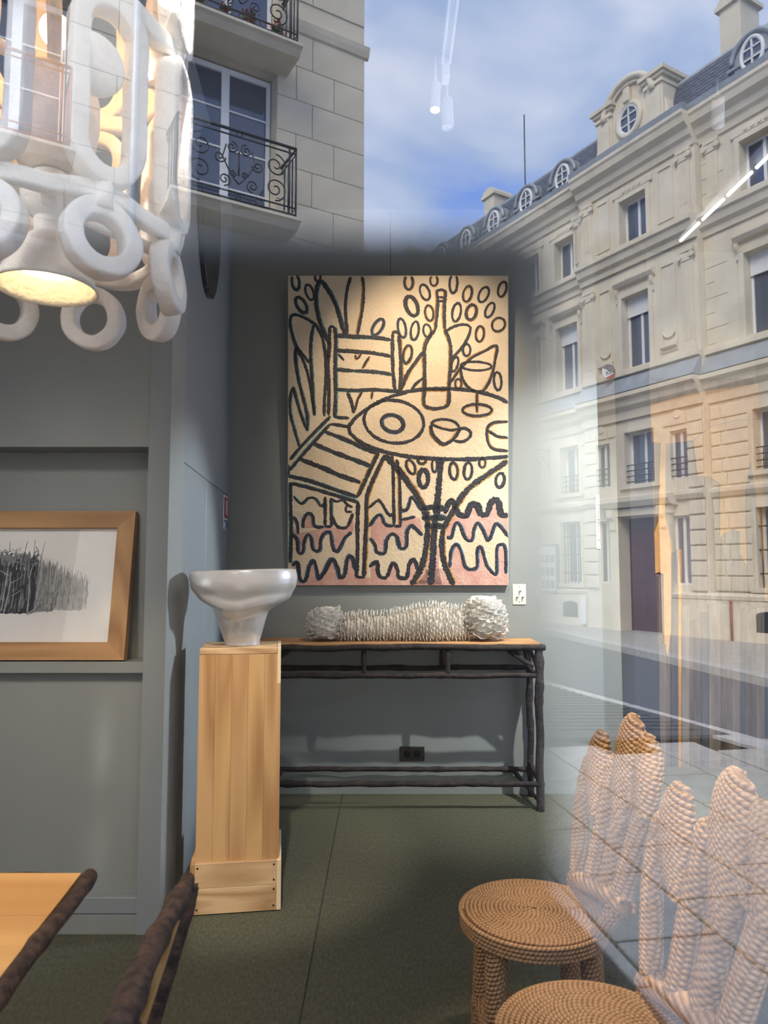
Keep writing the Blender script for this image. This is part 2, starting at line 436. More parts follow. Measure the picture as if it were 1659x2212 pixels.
# back wall in two boards with a visible joint above the painting
bwl = struct(MB().box(-1.0, 1.302, BW, BW + .1, 0, 3.10).build('wall_back', M['wall']))
MB().box(-1.0, .0385, BW, BW + .1, 3.10, CEIL).build('board', M['wall'], bwl)
MB().box(.0415, 1.302, BW, BW + .1, 3.10, CEIL).build('board', M['wall'], bwl)
MB().box(-1.0, 1.302, BW + .012, BW + .1, 0, CEIL).build('backing', M['nail'], bwl)
struct(MB().box(1.2, XR, YB - .04, YB + .06, 0, CEIL).build('wall_recess', M['wall']))
MB().box(1.61, 1.76, YB - .30, YB - .05, 0, CEIL).build('dark_column', M['navy'])['kind'] = 'structure'  # solid navy column in place of the dark gap beside the relief
# wall with the picture niche
NY = 2.714; ND = .135; NX = -.848; NT = 1.774
wl = MB()
wl.box(XL, -.812, NY, NY + ND, NT, CEIL)
wl.box(NX, -.812, NY, NY + ND, 0.0, NT)
wl.box(XL, NX, NY, NY + ND, 0.0, .062)
wl.box(XL, -.812, NY + ND, NY + ND + .06, 0, CEIL)
wl = struct(wl.build('wall_niche', M['wall']))
MB().bbox(XL, NX - .004, NY + .002, NY + ND, .925, .968, .003).build('shelf', M['wall'], wl)
MB().bbox(XL, NX - .003, NY + .05, NY + ND, .062, .925, .002).build('lower_panel', M['wall'], wl)
MB().bbox(XL, NX - .008, NY + .012, NY + .05, .064, .122, .003).build('base_board', M['wall_side'], wl)
fp = MB()  # two pale irregular patches on the niche back
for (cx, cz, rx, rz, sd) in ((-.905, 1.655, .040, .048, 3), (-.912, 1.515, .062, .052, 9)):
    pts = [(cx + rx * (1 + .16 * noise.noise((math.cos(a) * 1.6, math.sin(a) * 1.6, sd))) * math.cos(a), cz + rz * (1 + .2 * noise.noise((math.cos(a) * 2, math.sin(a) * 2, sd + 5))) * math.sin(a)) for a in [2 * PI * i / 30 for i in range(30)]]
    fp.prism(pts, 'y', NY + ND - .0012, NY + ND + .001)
fp.build('pale_patch', M['pale_blot'], wl)
# side wall from the niche corner to the back wall, with a two-leaf flush door
a0 = Vector((-.812, NY)); a1 = Vector((-.944, BW)); dv = (a1 - a0).normalized(); nv = Vector((dv.y, -dv.x)); LW = (a1 - a0).length
def side(p): q = a0 + dv * p.x + nv * p.y; return Vector((q.x, q.y, p.z))
DT0 = 1.757
ws = MB(side); ws.box(0, LW, -.08, -.006, 0, CEIL); ws.box(0, .238, -.006, 0, 0, CEIL); ws.box(.238, LW, -.006, 0, DT0, CEIL)
ws = struct(ws.build('wall_side', M['wall_side']))
d1 = struct(MB(side).bbox(.246, .86, -.006, 0, .01, DT0 - .012, .002).build('door_1', M['wall_side']))
d2 = struct(MB(side).bbox(.864, LW - .012, -.006, 0, .01, DT0 - .012, .002).build('door_2', M['wall_side']))
# fire notice on the door's far top corner
sg = MB(side).bbox(LW - .18, LW - .02, 0, .004, 1.545, 1.742, .001).build('fire_notice', M['white'])
tag(sg, 'small red, white and blue safety notice on the grey flush door', 'sign')
MB(side).box(LW - .176, LW - .026, .004, .005, 1.61, 1.732).build('red_field', M['red'], sg)
MB(side).box(LW - .176, LW - .026, .004, .005, 1.549, 1.60).build('blue_field', M['blue'], sg)
MB(side).box(LW - .118, LW - .098, .005, .0055, 1.635, 1.715).build('white_bar', M['white'], sg)
MB(side).box(LW - .068, LW - .040, .005, .0055, 1.628, 1.722).build('white_bar', M['white'], sg)
MB(side).box(LW - .166, LW - .12, .005, .0055, 1.553, 1.585).build('white_bar', M['white'], sg)
# dark glossy oval panel high on the side wall
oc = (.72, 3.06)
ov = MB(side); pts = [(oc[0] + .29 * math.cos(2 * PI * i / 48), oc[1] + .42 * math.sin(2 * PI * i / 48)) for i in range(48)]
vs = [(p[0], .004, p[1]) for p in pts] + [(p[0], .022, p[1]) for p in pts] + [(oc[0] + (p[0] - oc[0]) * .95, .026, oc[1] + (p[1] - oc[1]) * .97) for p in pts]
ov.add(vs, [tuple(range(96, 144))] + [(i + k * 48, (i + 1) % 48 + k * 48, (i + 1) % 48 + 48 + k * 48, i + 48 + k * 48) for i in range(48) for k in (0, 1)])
tag(ov.build('dark_oval', M['oval_dark']), 'tall dark oval panel hanging high on the side wall behind the lamp', 'mirror')
# remaining shell
struct(MB().box(XL - .1, XL, 0, YB, 0, CEIL).build('wall_left', M['wall']))
wr = MB(); wr.box(XR, XR + .1, 0, 2.5, 0, CEIL); wr.box(XR, XR + .1, 4.55, YB + .06, 0, CEIL); wr.box(XR, XR + .1, 2.5, 4.55, 0, .25); wr.box(XR, XR + .1, 2.5, 4.55, 2.9, CEIL)
struct(wr.build('wall_right', M['wall']))
w2 = MB(); w2.box(XR + .02, XR + .08, 2.5, 2.56, .25, 2.9); w2.box(XR + .02, XR + .08, 4.49, 4.55, .25, 2.9); w2.box(XR + .02, XR + .08, 2.56, 4.49, .25, .31); w2.box(XR + .02, XR + .08, 2.56, 4.49, 2.84, 2.9)
w2 = struct(w2.build('window_2', M['navy']))
MB().add([(XR + .05, 2.56, .31), (XR + .05, 4.49, .31), (XR + .05, 4.49, 2.84), (XR + .05, 2.56, 2.84)], [(0, 1, 2, 3)]).build('pane', M['shop_glass'], w2)
# shop front: one big pane
wf = MB(); wf.box(XL - .1, XR + .1, 0, .06, CEIL - .12, 4.3); wf.box(XL - .1, XR + .1, 0, .06, -.2, .12); wf.box(XL - .1, -2.5, 0, .06, .12, CEIL); wf.box(2.5, XR + .1, 0, .06, .12, CEIL)
struct(wf.build('wall_front', M['navy']))
w1 = MB(); w1.box(-2.5, -2.44, .005, .05, .12, CEIL - .12); w1.box(2.44, 2.5, .005, .05, .12, CEIL - .12); w1.box(-2.44, 2.44, .005, .05, .12, .17); w1.box(-2.44, 2.44, .005, .05, CEIL - .17, CEIL - .12)
w1 = struct(w1.build('window_1', M['navy']))
MB().add([(-2.44, GLASS_Y, .17), (2.44, GLASS_Y, .17), (2.44, GLASS_Y, CEIL - .17), (-2.44, GLASS_Y, CEIL - .17)], [(0, 1, 2, 3)]).build('pane', M['shop_glass'], w1)

# ================================================================== wall plates
c = at(1121.5, 1284, BW)
sw = MB().bbox(c.x - .040, c.x + .040, BW - .006, BW, c.z - .061, c.z + .061, .003).build('switch_plate', M['ivory'])
tag(sw, 'ivory wall plate with three small toggle switches right of the painting', 'switch')
for dx, dz in ((.001, .019), (-.016, -.017), (.017, -.017)):
    MB().tube([(c.x + dx, BW - .006, c.z + dz), (c.x + dx, BW - .010, c.z + dz)], .006, 10).tube([(c.x + dx, BW - .010, c.z + dz), (c.x + dx + .004, BW - .024, c.z + dz)], .0042, 10).build('toggle', M['chrome'], sw)
for dz in (.046, -.046):
    MB().tube([(c.x, BW - .006, c.z + dz), (c.x, BW - .0068, c.z + dz)], .003, 8).build('screw', M['bronze'], sw)
c = at(890, 1628, BW)
so = MB().bbox(c.x - .073, c.x + .073, BW - .007, BW, c.z - .043, c.z + .043, .003).build('socket_plate', M['bronze'])
tag(so, 'bronze double socket plate low on the wall under the console table', 'socket')
for dx in (-.029, .029):
    k = MB(); k.tube([(c.x + dx, BW - .007, c.z), (c.x + dx, BW - .0085, c.z)], .021, 24)
    k = k.build('socket', M['black'], so)
    MB().tube([(c.x + dx, BW - .0086, c.z + .011), (c.x + dx, BW - .013, c.z + .011)], .0025, 8).build('pin', M['chrome'], k)
    for q in (-.008, .008):
        MB().tube([(c.x + dx + q, BW - .0086, c.z + .002), (c.x + dx + q, BW - .0095, c.z + .002)], .0022, 8).build('contact', M['bronze'], k)
for dx in (-.061, .061):
    MB().tube([(c.x + dx, BW - .007, c.z), (c.x + dx, BW - .008, c.z)], .003, 8).build('screw', M['chrome'], so)

# ================================================================== painting
PT = at(859.5, 595, 4.17); PB = at(860, 1264, BW - .038)
PW = 1.306; PH = PT.z - PB.z; lean = math.atan2(BW - .038 - 4.17, PH)
ex = Vector((1, 0, 0)); ez = (Vector((0, 4.17, PT.z)) - Vector((0, BW - .038, PB.z))); LH = ez.length; ez = ez.normalized(); en = ex.cross(ez)   # towards the room
if en.y > 0: en = -en
PO = Vector((PB.x - PW / 2, BW - .038, PB.z))
def pv(p):  # p = (u metres, out, v metres)
    return PO + ex * p.x + en * p.y + ez * p.z
def cp(x, y, o=0.0):   # from the traced sheet of the canvas (1420 x 2010 units)
    return Vector(((x - 67) / 1420 * PW, o, (2105 - y) / 2010 * LH))
paint = thing('painting', 'large unframed painting of a café chair and table on the back wall', 'painting', PO)
MB(pv).bbox(0, PW, -.034, 0, 0, LH, .003).build('canvas', M['canvas'], paint)
for q in (PW, -.002): MB(pv).box(q, q + .002, -.033, -.001, 0, LH).build('canvas_edge', M['canvas_edge'], paint)

def ribbon(mb, pts, w, o, closed=False, k=6, jit=.36, seed=0):
    """a brush line: a low ridge of paint with a ragged edge"""
    path = catmull([cp(x, y) for x, y in pts], k, closed); q = []
    for i in range(len(path) - (0 if closed else 1)):   # even out the spacing
        a, b = path[i], path[(i + 1) % len(path)]; n = max(1, int((b - a).length / .006))
        q += [a.lerp(b, j / n) for j in range(n)]
    if not closed: q.append(path[-1])
    hw = w / 1420 * PW / 2; vs = []; fs = []; m = len(q)
    for i, p in enumerate(q):
        t = (q[(i + 1) % m] - q[i - 1]) if closed else (q[min(i + 1, m - 1)] - q[max(i - 1, 0)])
        if t.length < 1e-9: t = Vector((1, 0, 0))
        t.normalize(); sd = Vector((-t.z, 0, t.x))
        big = 1 + .28 * noise.noise((p.x * 14, p.z * 14, seed))
        l = hw * (big + jit * noise.noise((p.x * 170, p.z * 170, 3 + seed)) + jit * .8 * (random.random() - .5)); r = hw * (big + jit * noise.noise((p.x * 170, p.z * 170, 9 + seed)) + jit * .8 * (random.random() - .5))
        if not closed:
            e2 = min(i, m - 1 - i)
            if e2 < 2: l *= .55 + .2 * e2; r *= .55 + .2 * e2
        for dd, h in ((-l, 0), (-l * .75, 1), (r * .75, 1), (r, 0)):
            v = p + sd * dd; v.x = min(max(v.x, .0005), PW - .0005); v.z = min(max(v.z, .0005), LH - .0005); v.y = o + .0012 * h; vs.append(v)
    for i in range(m if closed else m - 1):
        j = (i + 1) % m
        for k2 in range(3): fs.append((i * 4 + k2, i * 4 + k2 + 1, j * 4 + k2 + 1, j * 4 + k2))
    mb.add(vs, fs)

def ell(cx, cy, rx, ry, deg=0, n=14):
    a = math.radians(deg); ca, sa = math.cos(a), math.sin(a)
    return [(cx + rx * math.cos(t) * ca - ry * math.sin(t) * sa, cy + rx * math.cos(t) * sa + ry * math.sin(t) * ca) for t in [2 * PI * i / n for i in range(n)]]

OVALS = [(845, 140, 27, 47, 0, 17), (950, 205, 29, 52, -20, 15), (1008, 128, 24, 34, 0, 13), (1135, 148, 25, 62, 3, 17), (1225, 215, 27, 52, 14, 16), (1330, 220, 29, 52, 25, 15),
         (1450, 185, 26, 50, 16, 15), (865, 295, 36, 66, -20, 26), (978, 340, 27, 50, -8, 15), (1155, 335, 27, 60, 10, 16), (1250, 335, 32, 50, 14, 20), (1370, 320, 25, 50, 24, 15),
         (1425, 415, 40, 46, 34, 15), (885, 455, 25, 60, 8, 16), (800, 437, 25, 62, -10, 14), (965, 455, 25, 42, -10, 15), (1305, 475, 26, 50, 5, 15), (1220, 580, 24, 38, 0, 15),
         (837, 608, 27, 58, 12, 18), (1420, 782, 24, 58, -4, 17), (1165, 800, 20, 32, 0, 14), (1143, 672, 20, 48, 16, 17), (113, 138, 24, 50, -8, 17), (205, 205, 24, 52, -18, 15),
         (150, 287, 28, 56, -30, 20), (258, 108, 18, 24, 0, 16), (858, 1338, 25, 48, -22, 18), (940, 1415, 30, 56, 0, 30), (930, 1298, 25, 20, 0, 18), (1012, 1330, 16, 42, 0, 15),
         (1135, 1365, 26, 54, -5, 18), (1228, 1365, 26, 54, 5, 18), (1320, 1312, 20, 30, 0, 15), (1435, 1425, 27, 46, 10, 22), (645, 430, 28, 58, 32, 17),
         (750, 1045, 193, 138, 8, 20), (740, 1056, 72, 54, 18, 24), (1280, 684, 99, 28, 2, 15), (1287, 970, 94, 38, 0, 19)]
LINES = [  # width, points
 (26, [(435, 480), (405, 390), (375, 290), (330, 200), (280, 135), (255, 160), (245, 260), (262, 370), (300, 470), (335, 545)]),
 (21, [(470, 105), (445, 200), (437, 330), (450, 478)]), (21, [(515, 480), (530, 400), (547, 300), (555, 180), (545, 103)]),
 (20, [(240, 405), (222, 450), (212, 540), (212, 640), (222, 800), (236, 1005)]), (21, [(240, 405), (285, 490), (305, 600), (312, 760), (302, 900), (300, 1010)]),
 (20, [(240, 410), (170, 370), (100, 352), (80, 400), (95, 480), (122, 560), (170, 620), (210, 665)]),
 (19, [(120, 550), (112, 620), (130, 760), (165, 900), (190, 1010), (190, 1105)]), (20, [(115, 560), (160, 640), (195, 740), (220, 870), (236, 1000)]),
 (18, [(97, 820), (78, 900), (82, 1000), (110, 1110), (140, 1210)]), (18, [(97, 820), (120, 900), (150, 1000), (188, 1105)]),
 (24, [(335, 430), (332, 560), (325, 700), (330, 850), (328, 1005)]), (18, [(335, 428), (366, 430)]), (24, [(366, 430), (374, 520), (370, 700), (373, 850), (367, 1018)]),
 (14, [(300, 560), (332, 640)]), (14, [(306, 740), (332, 748)]),
 (25, [(370, 485), (500, 493), (640, 500), (735, 516)]), (24, [(375, 583), (500, 590), (620, 600), (735, 622)]), (22, [(375, 708), (500, 715), (620, 721), (735, 737)]), (22, [(375, 836), (500, 842), (620, 838), (740, 846), (795, 850)]),
 (24, [(741, 470), (741, 600), (744, 720), (757, 850)]), (18, [(740, 472), (764, 461), (784, 478)]), (24, [(784, 478), (790, 600), (795, 720), (792, 850)]),
 (18, [(388, 605), (428, 648)]), (14, [(500, 612), (512, 638), (540, 605)]), (16, [(592, 622), (545, 700)]),
 (26, [(450, 855), (475, 920), (492, 990)]), (17, [(545, 850), (518, 900), (500, 970)]), (14, [(612, 848), (606, 900)]), (24, [(367, 1016), (462, 1022)]),
 (20, [(338, 1012), (250, 1100), (160, 1195), (78, 1292)]), (20, [(338, 1062), (260, 1150), (170, 1250), (78, 1362)]), (20, [(338, 1060), (400, 1068), (465, 1080)]),
 (23, [(70, 1398), (200, 1428), (360, 1482), (518, 1535)]), (23, [(88, 1445), (220, 1478), (380, 1525), (520, 1568)]), (14, [(73, 1325), (70, 1400)]),
 (26, [(310, 1112), (440, 1162), (640, 1252)]), (27, [(225, 1182), (330, 1230), (480, 1287), (600, 1332)]), (30, [(140, 1287), (260, 1332), (400, 1392), (535, 1440)]),
 (27, [(650, 1245), (590, 1370), (518, 1530)]), (27, [(690, 1262), (640, 1370), (592, 1480), (572, 1560), (572, 1700), (562, 1900), (556, 2050)]), (27, [(520, 1568), (515, 1700), (515, 1900), (508, 2058)]), (16, [(508, 2052), (560, 2055)]),
 (23, [(84, 1440), (84, 1600), (88, 1750), (82, 1960)]), (22, [(306, 1532), (306, 1722)]), (20, [(342, 1540), (347, 1724)]), (16, [(306, 1724), (347, 1726)]),
 (21, [(737, 1260), (746, 1400), (748, 1600), (752, 1722)]), (22, [(768, 1290), (785, 1400), (790, 1560), (792, 1722)]), (18, [(752, 1724), (794, 1724)]),
 (25, [(1489, 922), (1400, 880), (1290, 850), (1150, 833), (1000, 832), (860, 846), (740, 880), (620, 935), (520, 1005), (465, 1070), (470, 1120), (540, 1180), (640, 1226), (760, 1256), (900, 1277), (1100, 1288), (1300, 1286), (1489, 1270)]),
 (23, [(1018, 450), (1028, 350), (1034, 260), (1030, 198), (1080, 198), (1078, 270), (1075, 360), (1080, 450)]),
 (24, [(1018, 450), (972, 505), (948, 575), (948, 700), (947, 830), (944, 930), (985, 958), (1050, 957), (1100, 930), (1106, 830), (1113, 700), (1117, 570), (1102, 500), (1080, 450)]),
 (14, [(1032, 236), (1080, 238)]), (14, [(1036, 262), (1078, 264)]), (20, [(948, 836), (1105, 838)]),
 (19, [(1085, 456), (1160, 420), (1225, 418), (1243, 455), (1200, 550), (1118, 642)]), (18, [(1112, 800), (1170, 712), (1250, 632), (1330, 590), (1412, 553), (1405, 640), (1380, 750), (1340, 830), (1290, 862)]),
 (24, [(800, 832), (830, 750), (880, 672), (942, 590)]), (18, [(860, 842), (900, 792), (948, 758)]),
 (18, [(1180, 690), (1190, 760), (1230, 822), (1285, 856)]), (16, [(1285, 860), (1285, 985)]),
 (18, [(990, 1065), (1010, 1040), (1070, 1030), (1140, 1045), (1175, 1085)]), (17, [(995, 1062), (1050, 1086), (1120, 1100), (1172, 1090)]), (23, [(990, 1065), (996, 1120), (1030, 1165), (1070, 1190), (1120, 1170), (1160, 1122), (1176, 1090)]),
 (20, [(1172, 1094), (1210, 1088), (1245, 1115), (1235, 1150), (1190, 1175), (1140, 1168)]),
 (18, [(1489, 1045), (1400, 1050), (1360, 1075), (1350, 1120), (1362, 1190), (1400, 1224), (1489, 1236)]), (18, [(1352, 1100), (1420, 1140), (1489, 1150)]),
 (42, [(1055, 1282), (1045, 1400), (1035, 1520), (1022, 1650), (1008, 1800), (1000, 1950), (985, 2102)]), (40, [(690, 1262), (790, 1372), (870, 1480), (930, 1580), (965, 1680), (965, 1800), (940, 1950), (895, 2050), (862, 2102)]),
 (36, [(1482, 1300), (1350, 1390), (1230, 1480), (1170, 1560), (1112, 1660), (1065, 1760), (1060, 1880), (1082, 1985), (1135, 2102)]),
 (40, [(930, 1612), (1000, 1600), (1080, 1612)]), (40, [(930, 1668), (1020, 1672), (1085, 1668)]), (36, [(950, 1720), (1075, 1722)]), (34, [(1080, 1640), (1100, 1580), (1140, 1550)]),
 (15, [(102, 1530), (140, 1572), (162, 1572), (198, 1540), (240, 1545), (280, 1592), (300, 1570)]), (14, [(345, 1545), (380, 1562), (420, 1555), (450, 1582), (485, 1600)]), (14, [(448, 1580), (440, 1625), (480, 1630)]),
 (17, [(100, 1660), (128, 1705), (132, 1775)]), (19, [(165, 1735), (168, 1685), (195, 1640), (225, 1655), (240, 1722), (300, 1728)]), (20, [(350, 1650), (382, 1722), (440, 1732), (465, 1692), (485, 1640)]),
 (21, [(88, 1770), (125, 1812), (132, 1890), (162, 1890), (170, 1822), (192, 1778), (215, 1800), (227, 1872), (270, 1876), (277, 1812), (300, 1770), (338, 1768), (355, 1860), (388, 1884), (432, 1800), (475, 1762)]),
 (24, [(95, 1980), (130, 1962), (145, 2065), (180, 2072), (203, 1990), (230, 1948), (250, 1990), (266, 2062), (302, 2020), (350, 1938), (386, 1992), (402, 2050), (432, 2040), (452, 1930), (482, 1930), (503, 2010)]),
 (20, [(585, 1605), (640, 1560), (662, 1562), (718, 1650), (742, 1640)]), (22, [(590, 1725), (635, 1660), (668, 1655), (692, 1710), (745, 1722)]),
 (22, [(598, 1800), (630, 1850), (640, 1890), (692, 1896), (702, 1822), (732, 1775), (770, 1790), (792, 1862), (832, 1852), (836, 1760), (862, 1720), (892, 1740), (935, 1782)]),
 (26, [(592, 1985), (640, 1955), (652, 2040), (702, 2052), (742, 1960), (772, 1998), (782, 2052), (832, 2052), (850, 1968), (880, 1940), (905, 2010)]),
 (20, [(792, 1622), (838, 1610), (860, 1540), (882, 1550), (930, 1622)]), (18, [(798, 1682), (885, 1662)]),
 (40, [(1135, 1555), (1165, 1640), (1220, 1652), (1243, 1590), (1290, 1590), (1310, 1642), (1350, 1640), (1382, 1560), (1422, 1562), (1442, 1642), (1489, 1652)]),
 (20, [(1090, 1790), (1118, 1795), (1142, 1712), (1172, 1710), (1212, 1802), (1252, 1812), (1266, 1742), (1290, 1702), (1322, 1742), (1352, 1812), (1378, 1780), (1402, 1712), (1432, 1720), (1489, 1792)]),
 (20, [(1108, 1990), (1118, 1885), (1150, 1842), (1182, 1880), (1212, 1988), (1282, 1990), (1287, 1882), (1312, 1860), (1342, 1960), (1365, 2002), (1410, 2030), (1412, 1880), (1432, 1842), (1466, 1862), (1472, 2030)]),
]
PINK = [[(67, 2105), (67, 2060), (100, 1990), (130, 1980), (150, 2075), (180, 2075), (230, 1960), (265, 2065), (300, 2030), (350, 1945), (400, 2055), (432, 2045), (460, 1935), (482, 1940), (503, 2040), (600, 2060), (600, 1990), (640, 1960), (652, 2045), (702, 2055), (742, 1965), (782, 2055), (832, 2055), (860, 1950), (880, 1945), (905, 2010), (990, 2000), (1108, 1995), (1118, 1890), (1150, 1850), (1182, 1890), (1212, 1992), (1282, 1993), (1290, 1885), (1312, 1868), (1345, 1970), (1410, 2035), (1415, 1885), (1432, 1850), (1464, 1868), (1474, 2035), (1487, 2040), (1487, 2105)],
        [(100, 1730), (132, 1770), (300, 1735), (382, 1730), (440, 1738), (485, 1660), (490, 1760), (432, 1800), (388, 1880), (355, 1856), (338, 1770), (300, 1775), (277, 1812), (270, 1873), (227, 1870), (215, 1800), (192, 1780), (170, 1822), (160, 1888), (132, 1888), (125, 1812), (100, 1790)],
        [(172, 1735), (176, 1690), (195, 1650), (220, 1660), (235, 1735)],
        [(600, 1730), (640, 1670), (665, 1665), (690, 1715), (745, 1725), (800, 1690), (885, 1668), (920, 1670), (935, 1780), (892, 1742), (862, 1722), (836, 1762), (832, 1850), (792, 1858), (770, 1792), (732, 1778), (702, 1824), (690, 1892), (640, 1888), (630, 1850), (600, 1795)],
        [(1120, 1650), (1165, 1640), (1220, 1650), (1245, 1595), (1288, 1595), (1310, 1642), (1350, 1640), (1385, 1570), (1420, 1570), (1442, 1642), (1487, 1652), (1487, 1790), (1432, 1722), (1402, 1714), (1378, 1780), (1352, 1810), (1322, 1742), (1290, 1704), (1266, 1742), (1252, 1810), (1212, 1800), (1172, 1712), (1142, 1714), (1118, 1793), (1090, 1788), (1090, 1730)],
        [(1010, 1850), (1045, 1850), (1040, 2000), (1060, 2102), (1000, 2102)], [(945, 1900), (985, 1900), (975, 2000), (890, 2102), (960, 2102)]]
pk = MB(pv)
for poly in PINK:
    vs = [cp(x, y, .0004) for x, y in poly]
    tri = mathutils_geometry.tessellate_polygon([[Vector((p.x, p.z, 0)) for p in vs]])
    pk.add(vs, [tuple(t) for t in tri])
pk.build('pink_paint', M['pink_paint'], paint, kind='stuff')
under = {'teal_paint': MB(pv), 'ochre_paint': MB(pv), 'blue_paint': MB(pv)}
blk = MB(pv)
for i, (wd, pts) in enumerate(LINES):
    key = ('teal_paint', 'ochre_paint', 'blue_paint')[0 if pts[0][0] < 500 and pts[0][1] < 1600 else (2 if pts[0][1] > 1500 else 1)]
    if i % 3 != 1:
        dx = random.choice((-4, 4)); ribbon(under[key], [(x + dx, y + random.uniform(-3, 3)) for x, y in pts], wd * 1.12, .0006, seed=i)
    ribbon(blk, pts, wd, .0014, seed=i)
for i, (cx, cy, rx, ry, dg, wd) in enumerate(OVALS):
    key = ('teal_paint', 'ochre_paint', 'blue_paint')[0 if cx < 400 else (1 if cx > 800 else 2)]
    pts = [(x, y) for x, y in ell(cx, cy, rx, ry, dg) if y > 96]
    cl = len(pts) == 14
    if not cl:
        j = max(range(len(pts)), key=lambda q: math.hypot(pts[q][0] - pts[q - 1][0], pts[q][1] - pts[q - 1][1])); pts = pts[j:] + pts[:j]
    if i % 2 == 0: ribbon(under[key], [(x + 3, y + 2) for x, y in pts], wd * 1.15, .0006, cl, seed=i)
    ribbon(blk, pts, wd, .0014, cl, seed=i + 50)
for k, mb in under.items(): mb.build('coloured_underpainting', M[k], paint, kind='stuff')
blk.build('black_brush_lines', M['black_paint'], paint, kind='stuff')

# ================================================================== framed drawing in the niche
FW = .066
fb = Vector((-.967, 2.752, .969)); ft = at(290, 1108, NY + ND - .012)
fz = Vector((0, ft.y - fb.y, ft.z - fb.z)); FH = fz.length; fz.normalize(); fn = Vector((0, -fz.z, fz.y))
FX0, FX1 = -2.02, fb.x
def fv(p): return Vector((p.x, fb.y, fb.z)) + fn * p.y + fz * p.z
pic = thing('framed_drawing', 'oak-framed charcoal drawing of trees leaning on the niche shelf', 'picture', (FX1 - .5, fb.y, fb.z))
fm = lambda: MB(fv)
for nm, pl, mt in (('frame_rail', [(FX0, 0), (FX1, 0), (FX1 - FW, FW), (FX0 + FW, FW)], 'frame_oak'), ('frame_rail', [(FX0, FH), (FX0 + FW, FH - FW), (FX1 - FW, FH - FW), (FX1, FH)], 'frame_oak'),
                   ('frame_stile', [(FX1, 0), (FX1, FH), (FX1 - FW, FH - FW), (FX1 - FW, FW)], 'frame_oak_z'), ('frame_stile', [(FX0, 0), (FX0 + FW, FW), (FX0 + FW, FH - FW), (FX0, FH)], 'frame_oak_z')):
    fm().prism(pl, 'y', 0.0, .034).build(nm, M[mt], pic)
X0, X1, Z0, Z1 = FX0 + FW - .004, FX1 - FW + .004, FW - .004, FH - FW + .004
dr = fm().box(X0, X1, .004, .010, Z0, Z1).build('drawing_sheet', M['paper'], pic)
rng = random.Random(3)
def wash(pts, mt, o):
    q = [(sx(a), sz(b)) for a, b in pts]; tri = mathutils_geometry.tessellate_polygon([[Vector((a, b, 0)) for a, b in q]])
    MB(fv).add([(a, o, b) for a, b in q], [tuple(t) for t in tri]).build('charcoal_wash', M[mt], dr, kind='stuff')
def ragged(x0, x1, top, bot, n, a, sl=0): return [(x0, bot)] + [(x0 + (x1 - x0) * i / n, top + sl * i / n + (a * rng.random() if i % 2 else -a * rng.random())) for i in range(n + 1)] + [(x1, bot - 10)] + [(x1 + (x0 - x1) * i / n, bot + 14 * rng.random()) for i in range(1, n)]
def sx(px): return FX1 - FW - (1400 - px) * .000325      # along the sheet, from the traced crop
def sz(py): return FH - FW - (py - 125) / 1370 * (FH - 2 * FW)
def stroke(mb, pts, wdt, o):
    path = catmull([Vector((sx(a), 0, sz(b))) for a, b in pts], 4); vs = []; fs = []
    for i, p in enumerate(path):
        t = (path[min(i + 1, len(path) - 1)] - path[max(i - 1, 0)]).normalized(); sd = Vector((-t.z, 0, t.x)); hw = wdt / 2 * (.75 + .5 * rng.random()) * (1 - .55 * i / len(path))
        vs += [Vector(((p - sd * hw).x, o, (p - sd * hw).z)), Vector(((p + sd * hw).x, o, (p + sd * hw).z))]
    fs = [(2 * i, 2 * i + 1, 2 * i + 3, 2 * i + 2) for i in range(len(path) - 1)]
    mb.add(vs, fs)
wash(ragged(-900, 470, 560, 1150, 60, 90), 'ink', .0101)
wash(ragged(-900, 462, 440, 600, 50, 60), 'ink2', .01005)
wash(ragged(470, 700, 520, 1130, 22, 60, 60), 'ink2', .0101)
wash(ragged(700, 1040, 620, 1110, 22, 80, 120), 'ink3', .0101)
ik = {'ink': MB(fv), 'ink2': MB(fv), 'ink3': MB(fv)}
for i in range(420):       # dense dark wood at the left
    x = rng.uniform(-900, 480); top = 420 + 160 * rng.random() + (90 if x < 60 else 0) * rng.random(); b = 1150 - 20 * rng.random(); y0 = rng.uniform(top, b - 60); y1 = min(b, y0 + rng.uniform(60, 330))
    stroke(ik['ink' if rng.random() < .55 else 'ink2'], [(x, y1), (x + rng.uniform(-9, 9), (y0 + y1) / 2), (x + rng.uniform(-14, 14), y0)], rng.uniform(.0018, .0060), .0102 + .0001 * (i % 8))
for i in range(130):
    x = rng.uniform(-600, 470); y = rng.uniform(370, 620)
    stroke(ik['ink' if rng.random() < .6 else 'ink2'], [(x, y), (x + rng.uniform(-40, 40), y + rng.uniform(-30, 30)), (x + rng.uniform(-60, 60), y + rng.uniform(-40, 40))], rng.uniform(.002, .005), .0106)
for i in range(330):       # the thin, pale right half
    x = 480 + 620 * rng.random() ** 1.25; fade = (x - 480) / 620; y0 = rng.uniform(430 + 260 * fade, 900); y1 = min(1120 - 40 * rng.random(), y0 + rng.uniform(80, 420))
    stroke(ik['ink2' if rng.random() > .35 + .6 * fade else 'ink3'], [(x, y1), (x + rng.uniform(-7, 7), (y0 + y1) / 2), (x + rng.uniform(-12, 12), y0)], rng.uniform(.0010, .0042) * (1.1 - .6 * fade), .0102 + .0001 * (i % 6))
for pts, wdt in (([(405, 1160), (395, 900), (385, 650), (405, 450), (402, 260)], .003), ([(285, 500), (300, 380), (315, 280)], .0025), ([(110, 400), (108, 290)], .0022), ([(500, 500), (510, 400), (525, 280)], .0018), ([(215, 470), (238, 350)], .0022)):
    stroke(ik['ink'], pts, wdt, .0112)
